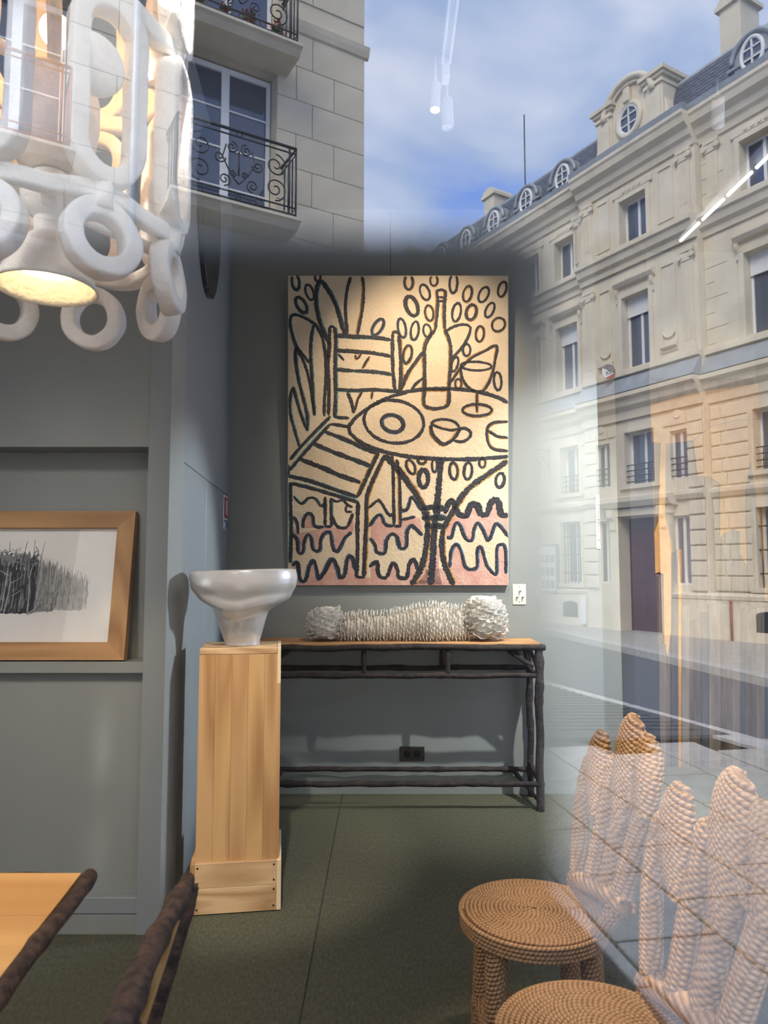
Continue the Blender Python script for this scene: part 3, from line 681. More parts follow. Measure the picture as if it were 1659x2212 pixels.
for pts, wdt in (([(130, 1140), (160, 900), (162, 650)], .0055), ([(100, 1120), (112, 800), (118, 540)], .0045), ([(405, 1150), (398, 900), (390, 680), (430, 540)], .005), ([(400, 1170), (500, 1080), (545, 950), (590, 850)], .004), ([(610, 1100), (690, 950), (760, 850), (850, 770)], .004),
                 ([(720, 1110), (760, 980), (790, 880)], .0035), ([(175, 790), (250, 750), (310, 690)], .003), ([(30, 640), (150, 710)], .003), ([(200, 950), (300, 880)], .003), ([(490, 960), (500, 830), (540, 730)], .003), ([(400, 1170), (520, 1140), (640, 1130)], .003)):
    stroke(ik['ink3'], pts, wdt, .0116)
for k, mb in ik.items(): mb.build('charcoal_strokes', M[k], dr, kind='stuff')
MB(fv).add([(X0, .016, Z0), (X1, .016, Z0), (X1, .016, Z1), (X0, .016, Z1)], [(0, 1, 2, 3)]).build('picture_glass', M['picture_glass'], pic)

# ================================================================== pedestal
ya = math.radians(8.2); pc0 = Vector((-.7225, 2.862, 0)); pu = Vector((math.cos(ya), math.sin(ya), 0)); pw2 = Vector((-math.sin(ya), math.cos(ya), 0))
def ped(p): return pc0 + pu * p.x + pw2 * p.y + Vector((0, 0, p.z))
PDW, PDD, PTZ = .316, .27, 1.0
pedestal = thing('pedestal', 'tall square oak pedestal holding the frosted glass vase', 'pedestal', ped(Vector((.15, .13, 0))))
bw = PDW / 5
for i in range(5):      # glued staves of the front and back faces
    for y0, y1 in ((0, .022), (PDD - .022, PDD)):
        MB(ped).bbox(bw * i + .0002, bw * (i + 1) - .0002, y0, y1, .19, PTZ - .024, .0006).build('stave', wood('oak_stave', (.34 + .05 * (i % 3), .18 + .03 * (i % 3), .07 + .015 * (i % 3), 1), (.54 + .03 * (i % 2), .33 + .02 * (i % 2), .15, 1), 'z', .5, 6 + i * .7) if y0 == 0 else M['oak'], pedestal)
for x0, x1 in ((0, .02), (PDW - .014, PDW)):
    MB(ped).bbox(x0, x1, .0225, PDD - .0225, .19, PTZ - .024, .0006).build('side_panel', M['oak_pale'] if x0 else M['oak'], pedestal)
MB(ped).bbox(0, PDW - .014, 0, PDD, PTZ - .0235, PTZ, .002).build('top_board', M['oak_x'], pedestal)
MB(ped).bbox(PDW - .0135, PDW, -.0005, PDD, PTZ - .14, PTZ + .0005, .001).build('edge_strip', M['oak_pale'], pedestal)
BX0, BX1, BY0, BY1 = -.018, PDW + .010, -.016, PDD + .045
for z0, z1 in ((.004, .0985), (.0995, .19)):
    b = MB(ped).bbox(BX0 + .018, BX1 - .018, BY0, BY0 + .018, z0, z1, .0012).build('plinth_board', M['oak_x'], pedestal)
    for x in (BX0 + .028, BX1 - .028):
        for z in (z0 + .018, z1 - .016):
            MB(ped).box(x - .0035, x + .0035, BY0 - .0008, BY0 + .002, z - .0035, z + .0035).build('nail', M['nail'], b)
MB(ped).bbox(BX0, BX0 + .0175, BY0, BY1, .004, .19, .0012).build('plinth_side', M['oak'], pedestal)
MB(ped).bbox(BX1 - .0175, BX1, BY0, BY1, .004, .19, .0012).build('plinth_side', M['oak_pale'], pedestal)
MB(ped).bbox(BX0 + .018, BX1 - .018, BY1 - .018, BY1, .004, .19, .0012).build('plinth_back', M['oak'], pedestal)
MB(ped).bbox(BX0 + .018, BX1 - .018, BY0 + .0185, BY1 - .0185, .17, .189, .001).build('plinth_top', M['oak_pale'], pedestal)
MB(ped).prism([(BX0, .19), (0, .19), (0, .235)], 'y', .05, BY1).build('wedge', M['oak'], pedestal)

# ================================================================== vase
VC = Vector((-.583, 3.005, PTZ + .0005))
VH = .302
vv = []; vf = []; n = 72; rows = 44
def sstep(a, b, x): x = min(1, max(0, (x - a) / (b - a))); return x * x * (3 - 2 * x)
for i in range(rows + 1):
    h = i / rows
    for k in range(n):
        a = 2 * PI * k / n; ca, sa = math.cos(a), math.sin(a); fr_, bk_, lf_, rt_ = max(0, -sa) ** 1.4, max(0, sa) ** 1.4, max(0, -ca) ** 1.4, max(0, ca) ** 1.4
        hs = (.655 * lf_ + .535 * rt_ + (.40 + .05 * ca) * fr_ + .58 * bk_) / (fr_ + bk_ + lf_ + rt_)      # where the narrow foot swells into the bowl
        foot = .0725 + (.108 if ca < 0 else .078) * h - .006 * sstep(0, .06, h) * (1 - h)
        bowl = .2165 - .034 * (max(0, 1 - h) / .45) ** 2 + .010 * math.sin(PI * min(1, max(0, (h - .7) / .3)))
        wv = .075 if fr_ > .3 else .10
        r = foot + (max(bowl, foot) - foot) * sstep(hs - wv, hs + wv * 1.25, h)
        r -= .007 * math.exp(-((h - hs - .22) / .05) ** 2) * (fr_ + .4 * lf_)                 # shallow fold under the lip
        r += .004 * math.exp(-((h - hs + .02) / .04) ** 2) * fr_
        r *= (1 - .14 * abs(sa) * h) * (1 + .012 * h * math.sin(3 * a + 3 * h))
        rim = h ** 6 * (.012 * math.cos(a + .2) * ca - .013 * math.sin(a - .3) - .006 * math.cos(2 * a))
        vv.append((VC.x + r * ca, VC.y + r * sa, VC.z + h * VH + rim - .012 * h ** 4 * max(0, -sa)))
for i in range(rows):
    for k in range(n): vf.append((i * n + k, i * n + (k + 1) % n, (i + 1) * n + (k + 1) % n, (i + 1) * n + k))
vf.append(tuple(range(n - 1, -1, -1)))
vb = MB(); vb.add(vv, vf, None, True); vase = vb.build('vase', M['vase'], None, origin=VC)
so_ = vase.modifiers.new('wall', 'SOLIDIFY'); so_.thickness = .006; so_.offset = -1
tag(vase, 'grey frosted glass vase with a wide wavy lip on the oak pedestal', 'vase')

# ================================================================== branches
def branch(p0, p1, r0, r1=None, sag=0.0, knots=3, seed=0, n=12, step=.035):
    """a slightly crooked stick with knots"""
    p0, p1 = Vector(p0), Vector(p1); r1 = r1 or r0; L = (p1 - p0).length; m = max(6, int(L / step)); rr = random.Random(seed); ks = [rr.random() for _ in range(knots)]
    pts = []; rs = []
    for i in range(m + 1):
        t = i / m; q = p0.lerp(p1, t); e = math.sin(PI * t) ** .5 if 0 < t < 1 else 0
        q = q + Vector((noise.noise((t * L * 5, seed, 1.3)), noise.noise((t * L * 5, seed, 7.1)), noise.noise((t * L * 5, seed, 4.4)))) * r0 * .55 * e + Vector((0, 0, -sag * math.sin(PI * t)))
        r = r0 + (r1 - r0) * t
        r *= 1 + .10 * noise.noise((t * L * 14, seed + 2, 0)) + sum(.22 * math.exp(-((t - k) * L / .022) ** 2) for k in ks)
        pts.append(q); rs.append(r)
    return pts, rs
def stick(name, p0, p1, r, parent, mt='bark', seed=0, r1=None, knots=3, **k):
    pts, rs = branch(p0, p1, r, r1, seed=seed, knots=knots, **k)
    mb = MB(); mb.tube([pts[0] + (pts[0] - pts[1]).normalized() * .004] + pts + [pts[-1] + (pts[-1] - pts[-2]).normalized() * .004], [rs[0] * .7] + rs + [rs[-1] * .7], 12)
    return mb.build(name, M[mt], parent)

# ================================================================== console table
TZ = .906; CX0, CX1, CY0, CY1 = -.69, .852, 4.045, 4.30
con = thing('console_table', 'long rustic console table of dark branches with a plank top', 'table', (.08, 4.17, 0))
for i, (y0, y1) in enumerate(((CY0 - .012, CY0 + .085), (CY0 + .0865, CY0 + .175), (CY0 + .1765, CY1 + .02))):
    MB().bbox(CX0 - .02, CX1 + .012 - .0 * i, y0, y1, TZ - .018, TZ, .002).build('top_plank', M['top_wood'], con)
stick('edge_branch', (CX0 - .03, CY0 - .014, TZ - .028), (CX1 + .035, CY0 - .014, TZ - .026), .017, con, seed=1, knots=6)
stick('edge_branch', (CX1 + .016, CY0 - .01, TZ - .022), (CX1 + .016, CY1 + .02, TZ - .022), .014, con, seed=2)
sid = 10
for x in (CX0, CX1):
    for y in (CY0, CY1):
        stick('leg', (x, y, 0.0), (x + (.004 if y == CY0 else 0), y, TZ - .03), .0225 if y == CY0 else .019, con, seed=sid, knots=4); sid += 1
    for z in (.715, .145):
        stick('side_rail', (x, CY0 - .01, z + .008), (x, CY1 + .01, z + .012), .0125, con, seed=sid); sid += 1
    s = 1 if x == CX0 else -1
    for q in ((.0, .0), (.042, .03)):
        stick('corner_brace', (x + s * (.165 - q[0]), CY0 + .004, TZ - .045), (x + s * (.03 - q[0] * .1), CY0 + .004, .775 - q[1]), .0105, con, seed=sid, knots=2); sid += 1
    stick('corner_brace', (x, CY1 - .02, TZ - .05), (x, CY0 + .03, .76), .0105, con, seed=sid, knots=2); sid += 1
    stick('corner_brace', (x + s * .03, CY1 - .01, TZ - .04), (x + s * .012, CY1 - .01, .75), .010, con, seed=sid, knots=2); sid += 1
    stick('foot_brace', (x + s * .10, CY1 - .005, .148), (x + s * .012, CY0 + .02, .055), .0105, con, seed=sid, knots=2); sid += 1
    stick('foot_brace', (x + s * .012, CY1 - .03, .21), (x + s * .004, CY0 + .03, .155), .011, con, seed=sid, knots=2); sid += 1
for y, z in ((CY0, .722), (CY1, .732)):
    stick('long_rail', (CX0 - .02, y, z), (CX1 + .02, y, z + .004), .0145, con, seed=sid, knots=8); sid += 1
    stick('long_rail', (CX0 - .02, y, z - .578), (CX1 + .02, y, z - .58), .0155 if y == CY0 else .014, con, seed=sid, knots=8); sid += 1
for px, y in ((787, CY0), (968, CY0), (955, CY1)):
    x = at(px, 1430, y).x
    stick('post', (x, y, .725), (x - .002, y, TZ - .03), .0125, con, seed=sid); sid += 1

# ================================================================== porcelain sculpture
sc = thing('porcelain_sculpture', 'long cream porcelain sculpture of layered scales lying on the console table', 'sculpture', (.12, 4.17, TZ))
prng = random.Random(11)
def petal(wd, ht, curl, th=.0035, seed=0, tip=.6):
    """a pinched porcelain scale, base at the origin, standing along +z, facing -y"""
    mb = MB(); R = 3; Cn = 3; vs = []; rr = random.Random(seed)
    for side_ in (0, 1):
        for i in range(R + 1):
            t = i / R
            for k in range(Cn + 1):
                u = k / Cn * 2 - 1
                wdd = wd * (.55 + .75 * t - (1 - tip) * 1.1 * t * t)
                vs.append((u * wdd / 2, curl * t * t - .25 * wd * (1 - u * u) * t + (th if side_ else 0) * (1 - .5 * t) + rr.uniform(-.001, .001), ht * t * (1 - .16 * u * u * t) + rr.uniform(-.0015, .0015)))
    fs = []; o = (R + 1) * (Cn + 1)
    for i in range(R):
        for k in range(Cn):
            a = i * (Cn + 1) + k; q = (a, a + 1, a + Cn + 2, a + Cn + 1); fs += [q, tuple(x + o for x in q[::-1])]
    for i in range(R):
        for k in (0, Cn):
            a = i * (Cn + 1) + k; fs.append((a, a + Cn + 1, a + Cn + 1 + o, a + o))
    for k in range(Cn):
        a = R * (Cn + 1) + k; fs.append((a, a + 1, a + 1 + o, a + o))
    mb.add(vs, fs); return mb
PETALS = [petal(.046, .040, .012, seed=i, tip=.80).mesh('petal') for i in range(5)]
for pm in PETALS: pm.materials.append(M['porcelain'])
def place_petal(parent, c, nrm, up, s):
    nrm = nrm.normalized(); tu = up - nrm * up.dot(nrm); nrm = (nrm * .86 + tu * .55).normalized(); x = up.cross(nrm)
    if x.length < .05: x = Vector((1, 0, 0))
    x.normalize(); y = nrm.cross(x); R = Matrix((x, y, nrm)).transposed().to_4x4()
    o = bpy.data.objects.new('petal', PETALS[prng.randrange(5)]); COL.objects.link(o)
    o.matrix_world = Matrix.Translation(c) @ R @ Matrix.Rotation(prng.uniform(-.35, .35), 4, 'Z') @ Matrix.Scale(s, 4)
    o.parent = parent; o.matrix_parent_inverse = Matrix.Translation(WPOS[parent.name]).inverted()
def knob(c, rx, ry, rz, cnt, s):
    core = MB(); prof = [(1e-4, -1)] + [(math.sin(PI * i / 12) ** .62, -math.cos(PI * i / 12)) for i in range(1, 12)] + [(1e-4, 1)]
    vs = MB(); vs.lathe(prof, (0, 0, 0), 28); core.add([(c[0] + p.x * rx * .86, c[1] + p.y * ry * .86, c[2] + p.z * rz * .86) for p in vs.v], vs.f, None, True)
    core.build('core', M['porcelain'], sc)
    for i in range(cnt):
        t = 1 - 2 * (i + .5) / cnt
        if t < -.90: continue
        a = i * 2.399963; rr = math.sqrt(max(0, 1 - t * t)) ** .62
        p = Vector((rr * math.cos(a), rr * math.sin(a), t)); q = Vector((c[0] + p.x * rx * .84, c[1] + p.y * ry * .84, c[2] + p.z * rz * .84))
        if q.z < TZ + .022: continue
        nn = Vector((p.x / rx, p.y / ry, p.z / rz * .8)); place_petal(sc, q, nn, Vector((0, 0, 1)) if abs(t) < .93 else Vector((0, 1, 0)), s * prng.uniform(.8, 1.1))
knob((-.332, 4.165, TZ + .088), .108, .105, .088, 110, .98)
knob((.575, 4.165, TZ + .116), .125, .115, .118, 150, 1.12)
# ribbed middle: thousands of thin fins, built as one mass
fins = MB(); sp = [(-.26, .078, .075), (-.15, .085, .072), (0, .088, .072), (.10, .098, .08), (.20, .115, .092), (.27, .122, .094), (.33, .118, .086), (.40, .108, .076), (.50, .104, .075)]
def spine(x):
    for a, b in zip(sp, sp[1:]):
        if a[0] <= x <= b[0]:
            t = (x - a[0]) / (b[0] - a[0]); t = t * t * (3 - 2 * t); return a[1] + (b[1] - a[1]) * t, a[2] + (b[2] - a[2]) * t
    return sp[-1][1:]
def yc(x): return 4.175 - .028 * math.exp(-((x - .27) / .09) ** 2)
core = MB(); cv = []; cf = []; XS = [-.27 + .79 * i / 60 for i in range(61)]
for x in XS:
    h, dpt = spine(max(-.26, min(.5, x)))
    for k in range(16):
        a = 2 * PI * k / 16; cv.append((x, yc(x) + dpt * .74 * math.cos(a), TZ + .004 + max(0, h * .76 * (1 + math.sin(a)))))
for i in range(60):
    for k in range(16): cf.append((i * 16 + k, i * 16 + (k + 1) % 16, (i + 1) * 16 + (k + 1) % 16, (i + 1) * 16 + k))
core.add(cv, cf, None, True); core.build('core', M['porcelain'], sc)
x = -.262; row = 0
while x < .49:
    h, dpt = spine(x)
    for j in range(13):
        a = PI * (.95 + .98 * (j + .5 * (row % 2)) / 17)       # round the room side and over the top
        ca, sa = math.cos(a), -math.sin(a)
        ang = -.30 * PI + (j + .5 * (row % 2)) / 12 * 1.02 * PI       # from the front foot up and over the back
        dy, dz = -math.cos(ang), math.sin(ang)
        b = Vector((x + prng.uniform(-.003, .003), yc(x) + dpt * .72 * dy, TZ + .004 + h * .76 * (1 + dz))); nn = Vector((0, dy / dpt, dz / h)).normalized(); tt = Vector((0, nn.z, -nn.y))
        ln = prng.uniform(.028, .042); hw = .0150 * prng.uniform(.8, 1.25); tipv = b + nn * ln + Vector((prng.uniform(-.002, .009), 0, .003)); th = Vector((.0016, 0, 0))
        if tipv.z < TZ + .002: tipv.z = TZ + .002
        if b.z < TZ + .002: continue
        l0, r0, l1, r1 = b - tt * hw, b + tt * hw, tipv - tt * hw * .25, tipv + tt * hw * .5
        l1.z = max(l1.z, TZ + .001); r1.z = max(r1.z, TZ + .001); l0.z = max(l0.z, TZ + .001); r0.z = max(r0.z, TZ + .001)
        fins.add([l0 - th, r0 - th, r1 - th, l1 - th, l0 + th, r0 + th, r1 + th, l1 + th], [(0, 1, 2, 3), (7, 6, 5, 4), (3, 2, 6, 7), (0, 3, 7, 4), (1, 5, 6, 2)])
    x += .0185; row += 1
fins.build('scale_fins', M['porcelain'], sc, kind='stuff')

# ================================================================== pendant lamp
LC = Vector((-.699, 1.455, 0)); LR = .255
lamp = thing('pendant_lamp', 'large white plaster pendant lamp of linked loops and rings, lit', 'lamp', (LC.x, LC.y, 1.89))
def panel_axes(th): return Vector((-math.sin(th), math.cos(th), 0)), Vector((math.cos(th), math.sin(th), 0))
def stadium(c, T, hw, z0, z1, n=12, rb=None):
    pts = []; r = hw
    for i in range(n + 1): a = PI + PI * i / n; pts.append(c + T * (r * math.cos(a)) + Vector((0, 0, z0 + r * 1.15 + r * 1.15 * math.sin(a))))
    for i in range(n + 1): a = PI * i / n; pts.append(c + T * (r * math.cos(a)) + Vector((0, 0, z1 - r + r * math.sin(a))))
    full = []
    for i in range(len(pts)):
        a, b = pts[i], pts[(i + 1) % len(pts)]; k = max(1, int((b - a).length / .02)); full += [a.lerp(b, j / k) for j in range(k)]
    return full
offs = math.radians(-89)
for k in range(8):
    th = offs + k * PI / 4; T, Nn = panel_axes(th); C = Vector((LC.x, LC.y, 0)) + Nn * LR
    q = MB().sweep(stadium(C, T, .0555, 2.010 + .018, 2.385 - .018), Nn, .036, .044, jit=.0025).build('tall_loop', M['plaster'], lamp)
    MB().sweep(stadium(C, T, .0555, 2.405 + .018, 2.76 - .018), Nn, .036, .044, jit=.0025).build('tall_loop', M['plaster'], lamp)
    rc = C - Nn * .004 + Vector((0, 0, 1.914)); tilt = Nn * math.cos(.10) + Vector((0, 0, math.sin(.10)))
    up2 = tilt.cross(T)
    MB().sweep([rc + T * (.0565 * math.cos(2 * PI * i / 36)) + up2 * (.0575 * math.sin(2 * PI * i / 36)) for i in range(36)], tilt, .036, .040, jit=.0025).build('ring', M['plaster'], lamp)
    MB().tube([C + Vector((0, 0, 1.968)), C + Vector((0, 0, 1.99)), C + Vector((0, 0, 2.03))], [.020, .017, .024], 10).build('link', M['plaster'], lamp)
    MB().tube([C + Vector((0, 0, 2.37)), C + Vector((0, 0, 2.395)), C + Vector((0, 0, 2.42))], [.022, .018, .022], 10).build('link', M['plaster'], lamp)
    if k % 2 == 1:
        dc = C - Nn * .006 - T * .022 + Vector((0, 0, 2.240)) ; dn = (Nn + Vector((0, 0, -.42)) - T * .25).normalized(); v1 = dn.orthogonal().normalized(); v2 = dn.cross(v1)
        dm = MB(); pr = [(0.0, -.018), (.040, -.018), (.048, -.012), (.049, .010), (.044, .018), (0, .019)]; vs = []; fs = []
        for r, h in pr:
            for j in range(28): a = 2 * PI * j / 28; vs.append(dc + v1 * (max(r, 1e-4) * math.cos(a)) + v2 * (max(r, 1e-4) * math.sin(a) * 1.12) + dn * h)
        for i in range(5):
            for j in range(28): fs.append((i * 28 + j, i * 28 + (j + 1) % 28, (i + 1) * 28 + (j + 1) % 28, (i + 1) * 28 + j))
        dm.add(vs, fs, None, True); dm.build('disc', M['plaster'], lamp)
def hoop(z, R, wd, th): 
    return MB().sweep([Vector((LC.x + R * math.cos(2 * PI * i / 72), LC.y + R * math.sin(2 * PI * i / 72), z + .006 * math.cos(8 * (2 * PI * i / 72 - offs)))) for i in range(72)], (0, 0, 1), wd, th, jit=.002)
hoop(2.000, LR - .012, .030, .032).build('hoop', M['plaster'], lamp)
hoop(2.395, LR - .010, .034, .040).build('hoop', M['plaster'], lamp)
hoop(2.770, LR - .008, .034, .034).build('hoop', M['plaster'], lamp)
for k in range(4):
    a = offs + PI / 8 + k * PI / 2
    MB().tube([(LC.x + .03 * math.cos(a), LC.y + .03 * math.sin(a), 2.37), (LC.x + .14 * math.cos(a), LC.y + .14 * math.sin(a), 2.40), (LC.x + (LR - .02) * math.cos(a), LC.y + (LR - .02) * math.sin(a), 2.395)], .015, 10).build('spoke', M['plaster'], lamp)
    MB().tube([(LC.x + .05 * math.cos(a), LC.y + .05 * math.sin(a), 2.055), (LC.x + .15 * math.cos(a), LC.y + .15 * math.sin(a), 2.03), (LC.x + (LR - .02) * math.cos(a), LC.y + (LR - .02) * math.sin(a), 2.0)], .013, 10).build('spoke', M['plaster'], lamp)
bell = MB().lathe([(.018, .125), (.030, .118), (.046, .105), (.060, .088), (.074, .060), (.089, .028), (.099, .008), (.102, 0), (.098, -.001), (.092, .010), (.076, .034), (.060, .056), (.04, .064), (.001, .066)], (LC.x, LC.y, 1.888), 48).build('bell_shade', M['plaster'], lamp)
MB().lathe([(.001, .050), (.04, .050), (.056, .046), (.058, .040), (.04, .034), (.001, .032)], (LC.x, LC.y, 1.892), 36).build('bulb', M['bulb_hot'], lamp)
MB().lathe([(.001, -.02), (.026, -.02), (.030, .0), (.030, .03), (.026, .05), (.001, .05)], (LC.x, LC.y, 2.005), 24).build('neck', M['plaster'], lamp)
MB().ball((LC.x, LC.y, 2.088), .058, 32, 18).build('ball', M['plaster'], lamp)
MB().lathe([(.001, 0), (.045, .002), (.068, .02), (.084, .06), (.092, .11), (.092, .16), (.086, .19), (.080, .20), (.001, .20)], (LC.x, LC.y, 2.138), 40).build('vessel', M['plaster'], lamp)
MB().ball((LC.x, LC.y, 2.455), .034, 20, 12).build('bulb', M['bulb_hot'], lamp)
MB().tube([(LC.x, LC.y, 2.34), (LC.x, LC.y, 2.425)], .014, 12).build('lamp_holder', M['plaster'], lamp)
MB().tube([(LC.x, LC.y, 2.49), (LC.x, LC.y, CEIL)], .009, 10).build('hanging_rod', M['white_metal'], lamp)
for k in range(4):
    a = offs + k * PI / 2
    MB().tube([(LC.x + (LR - .02) * math.cos(a), LC.y + (LR - .02) * math.sin(a), 2.77), (LC.x + .1 * math.cos(a), LC.y + .1 * math.sin(a), 2.85), (LC.x, LC.y, 2.90)], .010, 8).build('top_spoke', M['plaster'], lamp)
for z, en in ((2.455, 46.0), ):
    pl = bpy.data.lights.new('lamp_light', 'POINT'); pl.energy = en; pl.color = (1, .43, .09); pl.shadow_soft_size = .035
    po = bpy.data.objects.new('lamp_light', pl); COL.objects.link(po); po.location = (LC.x, LC.y, z)

bl = bpy.data.lights.new('bell_light', 'SPOT'); bl.energy = 34; bl.spot_size = math.radians(128); bl.spot_blend = .3; bl.color = (1, .70, .38); bl.shadow_soft_size = .03
bo = bpy.data.objects.new('bell_light', bl); COL.objects.link(bo); bo.location = (LC.x, LC.y, 1.914)

# ================================================================== dining table corner and chair
tb = thing('dining_table', 'honey-coloured plank table with a dark bark edge under the lamp', 'table', (-1.0, 1.0, 0))
t0 = Vector((-.5225, 1.375)); t1 = Vector((-.50, .55))
for i in range(5):
    y1 = 1.385 - .165 * i; y0 = y1 - .164
    MB().prism([(-1.75, y0), (-.560 + (1.385 - y0) * .09, y0), (-.560 + (1.385 - y1) * .09, y1), (-1.75, y1)], 'z', .728, .75).build('top_plank', M['honey'], tb)
stick('edge_branch', (-.549, 1.398, .739), (-.473, .545, .739), .0135, tb, 'bark2', seed=40, knots=5)
stick('edge_branch', (-1.76, 1.40, .737), (-.56, 1.395, .735), .010, tb, 'bark2', seed=41, knots=5)
for x, y in ((-.92, 1.26), (-.92, .64), (-1.68, 1.26), (-1.68, .64)):
    stick('leg', (x, y, 0), (x, y, .73), .024, tb, 'bark2', seed=int(x * 100 + y * 10), knots=4)
ch = thing('branch_chair', 'rustic chair of thick bark-covered branches beside the honey table', 'chair', (-.42, 1.05, 0))
A = at(405, 1900, 1.27); B = at(246, 2240, .84)
stick('top_rail', A, B, .0122, ch, 'bark2', seed=51, r1=.0185, knots=5, sag=-.006)
A2 = A + Vector((-.082, -.02, -.30)); B2 = B + Vector((-.085, .02, -.33))
sl = MB(); sl.add([A + Vector((0, -.10, -.02)), B + Vector((.0, .02, -.02)), B2 + Vector((0, 0, .02)), A2 + Vector((0, -.08, .02)), A + Vector((.016, -.10, -.02)), B + Vector((.016, .02, -.02)), B2 + Vector((.016, 0, .02)), A2 + Vector((.016, -.08, .02))],
                  [(0, 1, 2, 3), (7, 6, 5, 4), (0, 4, 5, 1), (3, 2, 6, 7), (1, 5, 6, 2), (0, 3, 7, 4)]); sl.build('back_board', M['honey'], ch)
stick('rear_post', A + Vector((.012, -.02, -.004)), Vector((A.x - .20, A.y - .03, 0)), .0125, ch, 'bark2', seed=52)
stick('rear_post', B + Vector((.006, .03, -.006)), Vector((B.x - .20, B.y + .03, 0)), .016, ch, 'bark2', seed=53)
stick('back_rail', A2 + Vector((.01, -.02, 0)), B2 + Vector((.01, .01, 0)), .013, ch, 'bark', seed=54)
seat_z = .44
for i in range(4):
    x0 = -.505 - .07 * i
    MB().bbox(x0 - .068, x0, .84, 1.23, seat_z - .018, seat_z, .003).build('seat_plank', M['honey'], ch)
for y in (.86, 1.21):
    stick('front_leg', (-.765, y, 0), (-.765, y, seat_z - .02), .017, ch, 'bark2', seed=int(y * 77))
    stick('seat_rail', (-.77, y, seat_z - .035), (-.50, y, seat_z - .035), .014, ch, 'bark2', seed=int(y * 99))

# ================================================================== rope chairs
def wrap(p, e1, e2, a, b, L, r, seg=18, sides=5, mb=None, tilt=.35):
    """rope wound round a core; p(t), a(t), b(t) along 0..1"""
    mb = mb or MB(); turns = L / (2 * r * .97); n = int(turns * seg); pts = []
    for i in range(n + 1):
        t = i / n; an = 2 * PI * i / seg; c = Vector(p(t)); q_ = min(1, max(0, t + tilt * a(t) * math.cos(an) / L)); pts.append(Vector(p(q_)) + e1 * (a(q_) * math.cos(an)) + e2 * (b(q_) * math.sin(an)))
    mb.tube(pts, r, sides)
    k = 14; cv = []; cf = []; m = 24
    for i in range(m + 1):
        t = i / m; c = Vector(p(t))
        for j in range(k): an = 2 * PI * j / k; cv.append(c + e1 * (a(t) * .97 * math.cos(an)) + e2 * (b(t) * .97 * math.sin(an)))
    for i in range(m):
        for j in range(k): cf.append((i * k + j, i * k + (j + 1) % k, (i + 1) * k + (j + 1) % k, (i + 1) * k + j))
    cf += [tuple(range(k))[::-1], tuple(range(m * k, m * k + k))]
    mb.add(cv, cf, None, True); return mb
def lerp_path(pts):
    pts = catmull(pts, 8); d = [0]
    for a, b in zip(pts, pts[1:]): d.append(d[-1] + (b - a).length)
    def p(t):
        s = t * d[-1]
        for i in range(len(d) - 1):
            if s <= d[i + 1] + 1e-9: return pts[i].lerp(pts[i + 1], (s - d[i]) / max(1e-9, d[i + 1] - d[i]))
        return pts[-1]
    return p, d[-1]
RCX, RCY, SZ = .388, 1.957, .43
rc = thing('rope_chair', 'farther rope-wrapped chair, its whole round coiled seat in view', 'chair', (RCX, RCY, 0), 'rope-wrapped chairs in a row at the right')
RR = .0054
st_ = MB(); pts = []; turns = 16.5
for i in range(int(turns * 44) + 1):
    a = 2 * PI * i / 44; r = .004 + .0108 * a / (2 * PI); pts.append((RCX + r * math.cos(a), RCY + r * math.sin(a), SZ - RR + .004 * (1 - (r / .19) ** 2)))
st_.tube(pts, RR, 6); st_.lathe([(.001, -.004), (.185, -.008), (.185, -.030), (.001, -.034)], (RCX, RCY, SZ), 40)
st_.build('seat', M['rope'], rc)
rim = MB()
for i, z in enumerate((.4215, .411, .4005, .3905)):
    rim.tube([(RCX + (.188 - .001 * i) * math.cos(2 * PI * k / 64), RCY + (.188 - .001 * i) * math.sin(2 * PI * k / 64), z) for k in range(64)], .0056, 6, closed=True)
rim.build('seat_rim', M['rope'], rc)
EX, EY, EZ = Vector((1, 0, 0)), Vector((0, 1, 0)), Vector((0, 0, 1))
LEGS = [(-.112, -.105), (-.112, .105), (.118, -.11), (.118, .11)]
for dx, dy in LEGS:
    p, L = lerp_path([(RCX + dx * 1.12, RCY + dy * 1.12, .004), (RCX + dx * 1.05, RCY + dy * 1.05, .2), (RCX + dx, RCY + dy, .392)])
    wrap(p, EX, EY, lambda t: .0235, lambda t: .0235, L, .0054, tilt=.25).build('leg', M['rope'], rc)
for (ax, ay), (bx, by) in ((LEGS[0], LEGS[2]), (LEGS[1], LEGS[3]), (LEGS[0], LEGS[1]), (LEGS[2], LEGS[3])):
    A_, B_ = Vector((RCX + ax * 1.08, RCY + ay * 1.08, .135)), Vector((RCX + bx * 1.08, RCY + by * 1.08, .135))
    d_ = (B_ - A_).normalized(); p, L = lerp_path([A_, A_.lerp(B_, .5), B_]); e = EZ.cross(d_)
    wrap(p, e, EZ, lambda t: .016 + .010 * abs(2 * t - 1) ** 3, lambda t: .016 + .010 * abs(2 * t - 1) ** 3, L, .0054).build('stretcher', M['rope'], rc)
